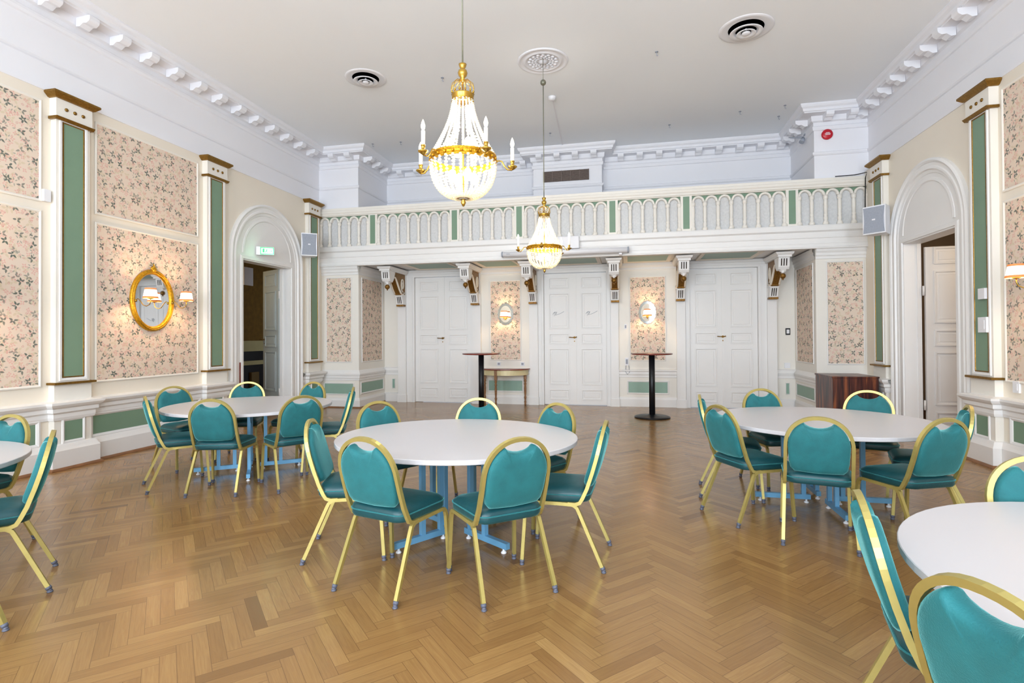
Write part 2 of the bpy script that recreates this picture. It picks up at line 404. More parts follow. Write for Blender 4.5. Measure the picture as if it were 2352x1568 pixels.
def side_wall(M, name, label, pil, arch_u, r, op, n_sign, papers, lowgreens, opz=2.77):
    u0, u1 = op
    b = MB(M)
    b.box(YR, u0, -.22, 0, 0, 4.22); b.box(u1, YF+1.4, -.22, 0, 0, 4.22); b.box(u0, u1, -.22, 0, opz, 4.22)
    w = struct(b.build(name, CREAM), label)
    b = MB(M); b.box(YR, YF+1.4, -.45, -.06, 4.22, H)
    b.box(YR, YF, -.08, .008, 4.20, 4.225)
    b.build('frieze', PLASTER, w)
    # arch surround
    zc = 2.82; c = (arch_u, zc)
    def pth(rr): return [(arch_u-rr, 0)] + arc(c, rr, 180, 0, 40) + [(arch_u+rr, 0)]
    b = MB(M)
    b.sweep(pth(r), [(0, 0), (0, .045), (-.03, .06), (-.055, .045), (-.06, .035), (-.10, .035), (-.115, .045), (-.14, .045), (-.15, .02), (-.19, .018), (-.20, .008), (-.20, 0)], lambda u, z, n: (u, n, z))
    # flat tympanum ground inside, white; and a faint inner arch
    b.build('arch_moulding', WHITE, w)
    b = MB(M); rr = r-.19
    P = arc(c, rr, 0, 180, 32)
    b.prism(P, 0, .008, axis=1)
    b.box(arch_u-rr, u0, 0, .008, 0, zc); b.box(u1, arch_u+rr, 0, .008, 0, zc); b.box(u0, u1, 0, .008, opz, zc)
    b.build('door_surround', WHITE, w)
    b = MB(M); r3 = r-.31
    b.sweep(arc((arch_u, zc+.06), r3, 180, 0, 32), [(0, .008), (0, .018), (-.035, .022), (-.05, .010)], lambda u, z, n: (u, n, z))
    b.sweep([(u0, 0), (u0, opz), (u1, opz), (u1, 0)], [(.005, .008), (.01, .024), (.055, .024), (.07, .009)], lambda u, z, n: (u, n, z))
    b.build('inner_arch_moulding', WHITE, w)
    b = MB(M)   # reveals
    b.box(u0-.01, u0+.012, -.22, .004, 0, opz); b.box(u1-.012, u1+.01, -.22, .004, 0, opz); b.box(u0, u1, -.22, .004, opz-.012, opz+.01)
    b.build('door_reveal', WHITE, w)
    aL, aR = arch_u-r, arch_u+r
    lo = [p for p in pil if p < aL]; hi = [p for p in pil if p > aR]
    dado(M, pjogs(lo, YR, aL), w); dado(M, pjogs(hi, aR, YF), w)
    for p in pil: pilaster(M, p, w)
    for (a, c2) in papers:
        for z0, z1 in ((.955, 2.835), (2.985, 4.05)):
            framed(M, a, c2, z0, z1, .004, w, WALLPAPER, 'wallpaper_panel', fw=.03, fm=IVORY)
    for (a, c2) in lowgreens: framed(M, a, c2, .315, .53, .004, w, GREEN, 'green_panel', fw=.05, fh=.022)
    return w

wl = side_wall(ML, 'wall_left', 'cream left wall with floral wallpaper panels, green pilasters and an arched doorway', [-1.7, .5, 2.72, 4.93, 7.12, 9.75], 8.43, .98, (7.78, 9.08), 1,
    [(-1.35, .15), (.85, 2.37), (3.09, 4.61), (5.27, 6.80)], [(-1.4, .2), (.8, 2.4), (3.05, 4.58), (5.22, 6.82)])
wr = side_wall(MR, 'wall_right', 'cream right wall with floral wallpaper panels, green pilasters and an arched doorway', [-1.9, .3, 2.5, 4.7, 6.99, 9.5], 8.24, .965, (7.58, 8.88), -1,
    [(-1.55, -.05), (.65, 2.15), (2.85, 4.35), (5.04, 6.70)], [(-1.6, 0), (.6, 2.2), (2.8, 4.4), (5.0, 6.62)])

# rear wall behind the camera with three tall windows
b = MB(MY(YR)); b.M = Matrix(((1, 0, 0, 0), (0, 1, 0, YR), (0, 0, 1, 0), (0, 0, 0, 1)))
WX = [(-5.3, -3.3), (-2.16, -.16), (.98, 2.98)]
xs = [XL] + [v for w in WX for v in w] + [XR]
for i in range(0, len(xs), 2): b.box(xs[i], xs[i+1], -.35, 0, 0, H)
for a, c in WX: b.box(a, c, -.35, 0, 0, .5); b.box(a, c, -.35, 0, 4.4, H)
struct(b.build('wall_back', CREAM), 'cream wall with three tall windows opposite the balcony')
for i, (a, c) in enumerate(WX):
    b = MB(); y = YR-.12
    for x in (a, (a+c)/2-.03, c-.06): b.box(x, x+.06, y-.03, y+.03, .5, 4.4)
    for z in (.5, 1.8, 3.1, 4.34): b.box(a, c, y-.03, y+.03, z, z+.06)
    struct(b.build('window_%d' % (i+1), WHITE), 'tall white framed window in the wall opposite the balcony', 'window')

# ------------------------------------------------------------------ front pillars, recess and doors
b = MB()
# core blocks of the pillars under and over the balcony, and the recess wall
DO = [(-4.66, -3.345), (-1.745, -.435), (1.206, 2.485)]; DZ = 2.78
xs = [-5.43] + [v for d in DO for v in d] + [3.17]
for i in range(0, len(xs), 2): b.box(xs[i], xs[i+1], YB, YB+.4, 0, 4.0)
for a, c in DO: b.box(a, c, YB, YB+.4, DZ, 4.0)
wf = struct(b.build('wall_front', IVORY), 'cream end wall under the balcony with three double doors and papered niches')
b = MB(); b.box(XL-.21, -5.43, YF, YB+.4, 0, 4.0)
wpl = struct(b.build('wall_front_left', IVORY), 'cream papered pier under the left end of the balcony')
b = MB(); b.box(3.17, XR+.21, YF, YB+.4, 0, 4.0)
wpr = struct(b.build('wall_front_right', IVORY), 'cream papered pier under the right end of the balcony')
b = MB(); UP = 11.5
b.box(-6.6, 4.3, UP, UP+.3, 4.0, H); b.box(-6.6, -5.43, YF, UP+.1, 4.0, H); b.box(3.17, 4.3, YF, UP+.1, 4.0, H)
b.box(-1.93, -.5, 11.15, UP+.1, 4.0, H)
struct(b.build('wall_upper', PLASTER), 'white upper end wall and piers above the balcony')
# pillar faces
MP = MY(YF)
for a, c, pa, pc, wq in ((XL, -5.43, -6.155, -5.6, wpl), (3.17, XR, 3.355, 3.9, wpr)):
    framed(MP, pa, pc, .95, 2.68, .004, wq, WALLPAPER, 'wallpaper_panel', fw=.02)
    framed(MP, pa-.055, pc+.04, .285, .49, .004, wq, PALEGREEN, 'green_panel', fw=.02)
def neck(M, a, c, wf):
    b = MB(M); b.sweep([(a, 0), (c, 0)], [(0, 2.745), (.012, 2.75), (.012, 2.79), (.03, 2.81), (.03, 2.85), (.05, 2.88), (.05, 2.93)], lambda u, n, h: (u, n, h)); b.build('necking_moulding', WHITE, wf)
neck(MP, XL, -5.43, wpl); neck(MP, 3.17, XR, wpr)
# base mouldings run round the pillars into the recess
RAILP = [(0, .56), (.015, .565), (.015, .60), (.03, .61), (.03, .655), (.045, .665), (.05, .70), (.0, .775)]
for pth, wq in (([(XL, YF), (-5.43, YF), (-5.43, YB-.07)], wpl), ([(3.17, YB-.07), (3.17, YF), (XR, YF)], wpr)):
    b = MB(); b.sweep(pth, RAILP, lambda x, y, h: (x, y, h), side=-1); b.sweep(pth, [(0, .2), (.02, .19), (.035, .15), (.035, 0)], lambda x, y, h: (x, y, h), side=-1)
    b.build('wainscot_moulding', WHITE, wq)
    b = MB(); b.sweep(pth, [(.03, .025), (.045, .022), (.055, 0)], lambda x, y, h: (x, y, h), side=-1); b.build('quarter_round', QUARTER, wq)
# niche side cheeks
MCL = Matrix(((0, 1, 0, -5.43), (1, 0, 0, 0), (0, 0, 1, 0), (0, 0, 0, 1))); MCR = Matrix(((0, -1, 0, 3.17), (1, 0, 0, 0), (0, 0, 1, 0), (0, 0, 0, 1)))
for M, wq in ((MCL, wpl), (MCR, wpr)):
    framed(M, 10.28, 11.2, .95, 2.68, .004, wq, WALLPAPER, 'wallpaper_panel', fw=.02)
    framed(M, 10.24, 11.24, .30, .50, .004, wq, PALEGREEN, 'green_panel', fw=.03)
    neck(M, YF, YB, wq)
# shallow pilasters carrying the consoles; niche panels between them
PX = [(-5.04, -4.85), (-3.30, -3.12), (-2.05, -1.865), (-.345, -.19), (.95, 1.12), (2.64, 2.81)]
for a, c in PX:
    b = MB(); b.box(a, c, 11.2, YB, .0, 2.94); b.box(a-.012, c+.012, 11.185, YB, 0, .16); b.build('door_pilaster', WHITE, wf)
MN = MY(11.27)
for a, c, pa, pc in ((-3.12, -2.05, -2.905, -2.26), (-.19, .95, .05, .73)):
    b = MB(); b.box(a, c, 11.27, YB, 0, 2.94)
    b.build('niche_panel', IVORY, wf)
    framed(MN, pa, pc, .955, 2.635, .004, wf, WALLPAPER, 'wallpaper_panel', fw=.02)
    framed(MN, pa-.05, pc+.04, .285, .50, .004, wf, PALEGREEN, 'green_panel', fw=.03)
    b = MB(MN); L_ = lambda u, n, h: (u, n, h)
    b.sweep([(a, 0), (c, 0)], [(0, .595), (.018, .60), (.018, .64), (.03, .66), (.03, .71), (.045, .73), (.045, .75), (0, .765)], L_)
    b.sweep([(a, 0), (c, 0)], [(0, .2), (.02, .19), (.03, .15), (.03, 0)], L_)
    b.sweep([(a, 0), (c, 0)], [(0, 2.79), (.02, 2.80), (.02, 2.84), (.05, 2.88), (.05, 2.94)], L_)
    b.build('wainscot_moulding', WHITE, wf)
for a, c in ((-5.43, -5.04), (2.81, 3.17)):
    b = MB(MY(YB)); L_ = lambda u, n, h: (u, n, h)
    b.sweep([(a, 0), (c, 0)], [(0, .595), (.02, .60), (.02, .64), (.04, .70), (.04, .76), (0, .775)], L_); b.sweep([(a, 0), (c, 0)], [(0, .2), (.03, .18), (.03, 0)], L_)
    b.build('wainscot_moulding', WHITE, wf)
framed(MY(YB), -5.235, -5.185, .30, .50, .004, wf, PALEGREEN, 'green_panel', fw=.012)
framed(MY(YB), 3.00, 3.05, .30, .50, .004, wf, PALEGREEN, 'green_panel', fw=.012)

PANELS = [(.106, .328), (.425, 1.187), (1.274, 1.505), (1.602, 2.354), (2.451, 2.69)]
def leaf(M, u0, u1, parent, hname=None, hu=None, panels=PANELS, name='door_leaf', deep=.05, z1=2.765, material=None):
    b = MB(M); b.box(u0, u1, -deep, 0, .012, z1)
    for z0, z2 in panels:
        a, c = u0+.10, u1-.09
        b.sweep([(a, z0), (c, z0), (c, z2), (a, z2)], [(0, 0), (-.002, .012), (-.0, .014), (.02, .014), (.034, -.008), (.05, -.006), (.062, .006)], lambda u, z, n: (u, n, z), closed=True)
        b.f([b.v(u, .004, z) for u, z in ((a+.06, z0+.06), (c-.06, z0+.06), (c-.06, z2-.06), (a+.06, z2-.06))])
    o = b.build(name, material or WHITE, parent)
    if hu is not None:
        b = MB(M); b.tube([(hu, 0, 1.42), (hu, .05, 1.42), (hu+.02, .055, 1.42), (hu+.10, .05, 1.425)], .008, 8)
        b.tube([(hu, 0, 1.42), (hu, .008, 1.42)], .022, 12); b.tube([(hu, 0, 1.34), (hu, .008, 1.34)], .012, 10)
        b.build('door_handle', GOLD, o)
    return o
dl = ['left white panelled double door beside the bar table', 'middle white panelled double door behind the lower chandelier', 'right white panelled double door next to the tall bar table']
for i, (a, c) in enumerate(DO):
    M = MY(11.30); m = (a+c)/2
    b = MB(MY(YB))
    cl = PX[2*i][1] if True else 0; cr = PX[2*i+1][0]
    lo = a-cl; hi = cr-c
    b.box(cl, a, 0, .10, 0, 2.94); b.box(c, cr, 0, .10, 0, 2.94); b.box(a, c, 0, .10, DZ, 2.94)
    for z0, w in ((DZ+.01, .11), (DZ+.05, .12), (2.88, .14)): b.box(cl, cr, .1, w, z0, z0+.03)
    if lo > .08: b.box(a-.075, a-.045, .1, .115, 0, DZ+.04); b.box(a-.02, a, .1, .112, 0, DZ)
    if hi > .08: b.box(c+.045, c+.075, .1, .115, 0, DZ+.04); b.box(c, c+.02, .1, .112, 0, DZ)
    d = struct(b.build('door_%d' % (i+1), WHITE), dl[i], 'door')
    leaf(M, a+.004, m-.03, d, hu=None); leaf(M, m+.03, c-.004, d)
    b = MB(M); b.box(m-.03, m+.03, -.05, .012, .012, 2.765); b.build('meeting_stile', WHITE, d)
    b = MB(M); hu = m-.01
    b.tube([(hu, .01, 1.42), (hu, .06, 1.42), (hu-.02, .065, 1.42), (hu-.11, .06, 1.425)], .009, 8); b.tube([(hu+.02, .05, 1.42), (hu+.05, .06, 1.43)], .012, 8)
    b.tube([(hu, .01, 1.42), (hu, .02, 1.42)], .024, 12); b.tube([(hu, .01, 1.34), (hu, .018, 1.34)], .012, 10); b.build('door_handle', GOLD, d)
    if i == 1:      # small pencil-like script flourish on each upper panel
        for cx in ((a+m)/2-.02, (m+c)/2+.02):
            b = MB(M); z = 1.92
            pts = [(cx-.12, .012, z-.01), (cx-.07, .012, z+.05), (cx-.09, .012, z-.05), (cx-.04, .012, z+.03), (cx-.06, .012, z-.03), (cx, .012, z-.01), (cx+.05, .012, z+.01), (cx+.12, .012, z+.05)]
            b.tube(pts, .004, 4); b.tube([(cx-.11, .012, z+.02), (cx-.03, .012, z+.04)], .004, 4)
            b.build('script_flourish', GREYMESH, d)

# open doors in the side walls
M = Matrix.Translation((-6.50, 9.05, 0)) @ Matrix.Rotation(math.radians(151.5), 4, 'Z')
d = MB(ML); d.box(7.79, 7.82, -.21, -.16, 0, 2.76); d.box(9.04, 9.07, -.21, -.16, 0, 2.76)
d4 = struct(d.build('door_4', WHITE), 'grey green panelled door leaf standing open in the left arched doorway', 'door')
BACKDOOR = mat('blue_grey_door_paint', (196, 206, 206), .5)
leaf(M, .02, .66, d4, material=BACKDOOR, hu=.6)
b = MB(); 
for z in (.35, 2.2): b.tube([(-6.49, 9.045, z), (-6.49, 9.045, z+.14)], .014, 8)
b.build('hinge', WHITE, d4)
M = Matrix.Translation((4.17, 8.82, 0))@ Matrix.Rotation(math.radians(-3), 4, 'Z') @ Matrix(((1, 0, 0, 0), (0, -1, 0, 0), (0, 0, 1, 0), (0, 0, 0, 1)))
d = MB(MR); d.box(7.59, 7.62, -.21, -.16, 0, 2.76); d.box(8.85, 8.87, -.21, -.16, 0, 2.76)
d5 = struct(d.build('door_5', WHITE), 'white panelled door leaf standing open in the right arched doorway', 'door')
leaf(M, .03, 1.22, d5, z1=2.70)
b = MB()
for z in (.35, 2.0): b.tube([(4.175, 8.825, z), (4.175, 8.825, z+.14)], .014, 8)
b.build('hinge', WHITE, d5)

# rooms beyond
b = MB(); b.box(-9.1, -9, 5, 14, 0, 4); b.box(-9, -6.49, 13.4, 13.5, 0, 4); b.box(-9, -6.49, 4.9, 5, 0, 4); b.box(-9.1, -6.6, 4.9, 13.5, 3.6, 3.7)
wb = struct(b.build('wall_far_left', OLIVE), 'olive brown wall of the dim room beyond the left doorway')
b = MB(); b.box(-9, -8.96, 5, 13.4, 1.13, 1.385); b.build('cream_dado_band', OLDCREAM, wb)
b = MB(); b.box(-9, -8.965, 5, 13.4, 0, 1.13); b.build('black_wainscot', NEARBLACK, wb)
b = MB(); b.box(-9, -8.93, 5, 13.4, .80, .90); b.build('pale_shelf_edge', OLDCREAM, wb)
b = MB(); b.box(-8.99, -8.9, 11.35, 11.62, .25, .62); tag(b.build('brass_plate', mat('antique_brass_plate', (120, 96, 50), .5, .3)), 'dull brass coloured plate low in the dim room beyond the left doorway', 'plate')
b = MB(); b.box(-8.35, -8.1, 10.08, 10.36, 2.62, 2.97)
t = tag(b.build('hanging_speaker', BLACK), 'small black speaker hanging in the room beyond the left doorway', 'speaker')
b = MB(); b.box(-8.10, -8.08, 10.08, 10.36, 2.60, 2.99); b.build('white_grille', PLASTIC, t)
b = MB(); b.tube([(-8.2, 10.2, 2.97), (-8.2, 10.2, 3.6)], .012, 8); b.build('hanging_rod', PLASTIC, t)
b = MB(); b.box(6.2, 6.3, 6, 12, 0, 4); b.box(4.17, 6.2, 11.9, 12, 0, 4); b.box(4.17, 6.2, 5.9, 6, 0, 4); b.box(4.17, 6.3, 5.9, 12, 3.4, 3.5)
struct(b.build('wall_far_right', WARMWALL), 'beige wall of the passage beyond the right doorway')

# ------------------------------------------------------------------ cornice
CP = [(-6.33, YR), (-6.33, YF), (-5.43, YF), (-5.43, UP), (-1.93, UP), (-1.93, 11.15), (-.5, 11.15), (-.5, UP), (3.17, UP), (3.17, YF), (4.01, YF), (4.01, YR)]
PR = [(0, 4.53), (.018, 4.54), (.03, 4.56), (.03, 4.585), (0, 4.60)]
PR2 = [(0, 4.96), (.02, 4.97), (.028, 5.0), (.028, 5.03), (.012, 5.045), (.012, 5.10), (.05, 5.12), (.06, 5.205), (.215, 5.21), (.215, 5.225), (.235, 5.235), (.24, 5.275), (.27, 5.30), (.285, 5.33), (.285, H)]
b = MB(); f3 = lambda x, y, h: (x, y, h)
b.sweep(CP, PR, f3, side=-1); b.sweep(CP, PR2, f3, side=-1)
cor = struct(b.build('trim_1', PLASTER), 'white moulded cornice with blocks running round the hall ceiling', 'cornice')
def modil():
    b = MB(); w = .06
    b.prism([(0, 5.10), (.05, 5.095), (.10, 5.13), (.15, 5.125), (.19, 5.15), (.20, 5.175), (.20, 5.212), (0, 5.212)], -w, w, axis=0)
    return b.build('modillion', PLASTER, cor)
m0 = modil(); first = True
def place_mod(x, y, rz):
    global first
    o = m0 if first else m0.copy()
    if not first: C.objects.link(o); o.parent = cor
    first = False; o.location = (x, y, 0); o.rotation_euler = (0, 0, rz)
# local +y of the block points into the room
for k in range(-3, 13): place_mod(-6.27, 4.66+.4165*k, -PI/2)
for k in range(-8, 8): place_mod(3.95, 7.18+.41*k, PI/2)
for x in (-5.92, -5.56): place_mod(x, YF-.055, PI)
for x in (3.35, 3.72): place_mod(x, YF-.055, PI)
for y in (10.32, 10.70, 11.08): place_mod(-5.37, y, -PI/2); place_mod(3.11, y, PI/2)
for i in range(8): place_mod(-5.02+.405*i, UP-.055, PI)
for i in range(9): place_mod(-.12+.385*i, UP-.055, PI)
for i in range(4): place_mod(-1.78+.375*i, 11.09, PI)

# ------------------------------------------------------------------ balcony
bal = thing('balcony', 'long cream balcony with arcaded balustrade spanning the end of the hall', 'balcony', (0, 0, 0))
BX0, BX1, BY = XL, XR+.05, 10.08
b = MB(MY(BY)); pl = lambda u, n, h: (u, n, h)
b.sweep([(BX0, 0), (BX1, 0)], [(-1.2, 2.95), (-.07, 2.95), (-.07, 2.92), (.03, 2.92), (.035, 2.94), (.02, 2.955), (.02, 3.0), (.008, 3.01), (.008, 3.095), (.02, 3.10), (.024, 3.115), (.02, 3.13), (.02, 3.20), (.04, 3.215), (.055, 3.225), (.055, 3.30), (.045, 3.32), (-.1, 3.32), (-.1, 3.30), (-1.2, 3.30)], pl, pclosed=True)
b.build('beam', WHITE, bal)
b = MB(MY(BY)); b.sweep([(BX0, 0), (BX1, 0)], [(-.12, 3.95), (.005, 3.95), (.012, 3.965), (.03, 3.97), (.03, 4.0), (.045, 4.02), (.045, 4.06), (.03, 4.07), (.03, 4.115), (-.12, 4.115)], pl, pclosed=True)
b.build('handrail', IVORY, bal)
b = MB(); b.box(BX0, BX1, BY+.060, BY+.066, 3.32, 3.95); b.build('net_screen', CLOTH, bal)
posts = [-5.07, -3.325, -2.025, -.265, 1.04, 2.79]
for x in posts:
    b = MB(); b.box(x-.098, x+.098, BY-.01, BY+.09, 3.32, 3.95)
    p = b.build('post', IVORY, bal)
    b = MB(); b.box(x-.054, x+.054, BY-.016, BY, 3.36, 3.94); b.build('green_panel', GREEN, p)
edges = [BX0-.1+.0] + posts + [BX1+.04]
bp = None
def baluster():
    b = MB(); pr = [(.048, 0), (.048, .03), (.044, .045), (.033, .06), (.026, .075), (.033, .10), (.033, .13), (.024, .15), (.033, .175), (.031, .19), (.025, .2), (.031, .30), (.030, .40), (.025, .43), (.029, .44), (.038, .45), (.038, .51)]
    b.lathe(pr, n=12); return b.build('baluster', IVORY, bal)
bp = baluster(); fb = True
for i, nb in enumerate((5, 7, 5, 7, 5, 7, 5)):
    a, c = edges[i]+.098, edges[i+1]-.098
    if i == 6: c = BX1-.03
    s = (c-a)/nb
    for k in range(nb+1):
        x = a+s*k + (.02 if k == 0 else -.02 if k == nb else 0)
        o = bp if fb else bp.copy()
        if not fb: C.objects.link(o); o.parent = bal
        fb = False; o.location = (x, BY+.012, 3.322)
    b = MB(); g = MB()
    for k in range(nb):
        cx = a+s*(k+.5); R0 = s/2-.002; ri = R0-.034; zc = 3.838
        b.sweep(arc((cx, zc), R0, 180, 0, 14), [(0, BY+.055), (0, BY+.005), (-.010, BY-.006), (-.028, BY-.006), (-.038, BY+.006), (-.038, BY+.055)], lambda x, z, y: (x, y, z))
        g.prism([(cx-s/2, 3.95), (cx-s/2, zc)] + arc((cx, zc), R0-.004, 180, 0, 14) + [(cx+s/2, zc), (cx+s/2, 3.95)], BY+.045, BY+.055, axis=1)
    b.build('arcade', IVORY, bal); g.build('green_spandrel', GREEN, bal)
# soffit coffers
def coffer(x0, x1):
    b = MB(); y0, y1 = 10.28, 11.08
    b.sweep([(x0, y0), (x1, y0), (x1, y1), (x0, y1)], [(-.09, 2.95), (-.08, 2.925), (-.05, 2.925), (-.03, 2.94), (0, 2.942)], f3, closed=True)
    b.build('coffer_moulding', CREAM, bal)
    b = MB(); b.box(x0, x1, y0, y1, 2.941, 2.951); b.build('green_panel', PALEGREEN, bal)
for a, c in ((-4.45, -3.6), (-2.95, -2.25), (-1.6, -.6), (.0, .75), (1.4, 2.3)): coffer(a, c)

# consoles
def console():
    root = thing('console_bracket', 'x', 'bracket', (0, 11.2, 0), 0, 'scrolled consoles under the balcony')
    def Q(p): return [(-n, z) for n, z in p]
    b = MB(); b.prism(Q([(0, 2.35), (.205, 2.37), (.34, 2.50), (.49, 2.69), (.60, 2.70), (.66, 2.835), (0, 2.835)]), -.068, .068); b.build('gilded_core', DULLGOLD, root)
    b = MB()
    b.prism(Q([(0, 2.165), (.125, 2.165), (.15, 2.26), (.20, 2.36), (.205, 2.385), (0, 2.385)]), -.078, .078)
    b.box(-.09, .09, -.16, 0, 2.36, 2.375)
    b.prism(Q([(.56, 2.835), (.86, 2.835), (.83, 2.66), (.80, 2.62), (.70, 2.60), (.64, 2.66), (.60, 2.74)]), -.092, .092)
    b.prism(Q([(.70, 2.61), (.81, 2.62), (.775, 2.58), (.735, 2.575)]), -.045, .045)
    b.lathe([(.012, 2.545), (.02, 2.56), (.045, 2.60)], (0, -.755, 0), 10)
    b.box(-.115, .115, -.90, 0, 2.83, 2.865)
    b.sweep([(-.115, 0), (-.115, -.90), (.115, -.90), (.115, 0)], [(0, 2.865), (.015, 2.87), (.03, 2.89), (.035, 2.918), (0, 2.918)], f3, side=-1)
    b.box(-.12, .12, -.905, 0, 2.865, 2.918)
    b.build('white_body', WHITE, root)
    for s in (-1, 1):
        b = MB(); x = s*.073
        S = [(.64, 2.76), (.60, 2.715), (.54, 2.725), (.48, 2.68), (.40, 2.585), (.30, 2.47), (.22, 2.40), (.13, 2.385), (.06, 2.43)]
        S = [(-n, z) for n, z in S]
        b.tube([(x, n, z) for n, z in S], .02, 6)
        sp = []
        for i in range(26):
            a = math.radians(-100 + i*24); r = .125*(1-i/32)
            sp.append((x, -(.155+r*.62*math.cos(a)), 2.60+r*math.sin(a)*1.25))
        b.tube(sp, .017, 6); b.build('white_scroll', CREAM, root)
    b = MB(); b.box(-.082, .082, -.135, 0, 2.13, 2.168); b.build('gilded_foot', DULLGOLD, root)
    b = MB(); b.ball((0, -.755, 2.505), .052, 12, 8); b.ball((0, -.755, 2.445), .016, 8, 6); b.box(-.085, .085, -.235, -.19, 2.385, 2.40); b.build('gilded_drop', DULLGOLD, root)
    b = MB()
    for x in (-.042, 0, .042):
        b.prism(Q([(.858, 2.805), (.863, 2.805), (.838, 2.68), (.832, 2.68)]), x-.0085, x+.0085)
    b.build('dark_fluting', DARKGAP, root); b = MB()
    for x in (-.036, 0, .036):
        b.prism(Q([(.126, 2.19), (.132, 2.19), (.156, 2.26), (.196, 2.335), (.190, 2.335), (.150, 2.26)]), x-.008, x+.008)
    b.build('dark_fluting', DARKGAP, root)
    return root
c0 = console()
CXS = [(-4.93, 'leftmost scrolled console under the balcony, left of the left double door'), (-3.22, 'scrolled console at the right edge of the left double door'),
       (-1.955, 'scrolled console at the left edge of the middle double door, behind the lower chandelier'), (-.255, 'scrolled console at the right edge of the middle double door'),
       (1.02, 'scrolled console at the left edge of the right double door'), (2.725, 'rightmost scrolled console under the balcony, right of the right double door')]
for i, (x, l) in enumerate(CXS):
    o = c0 if i == 0 else dup(c0)
    o.location = (x, 11.2, 0); o['label'] = l

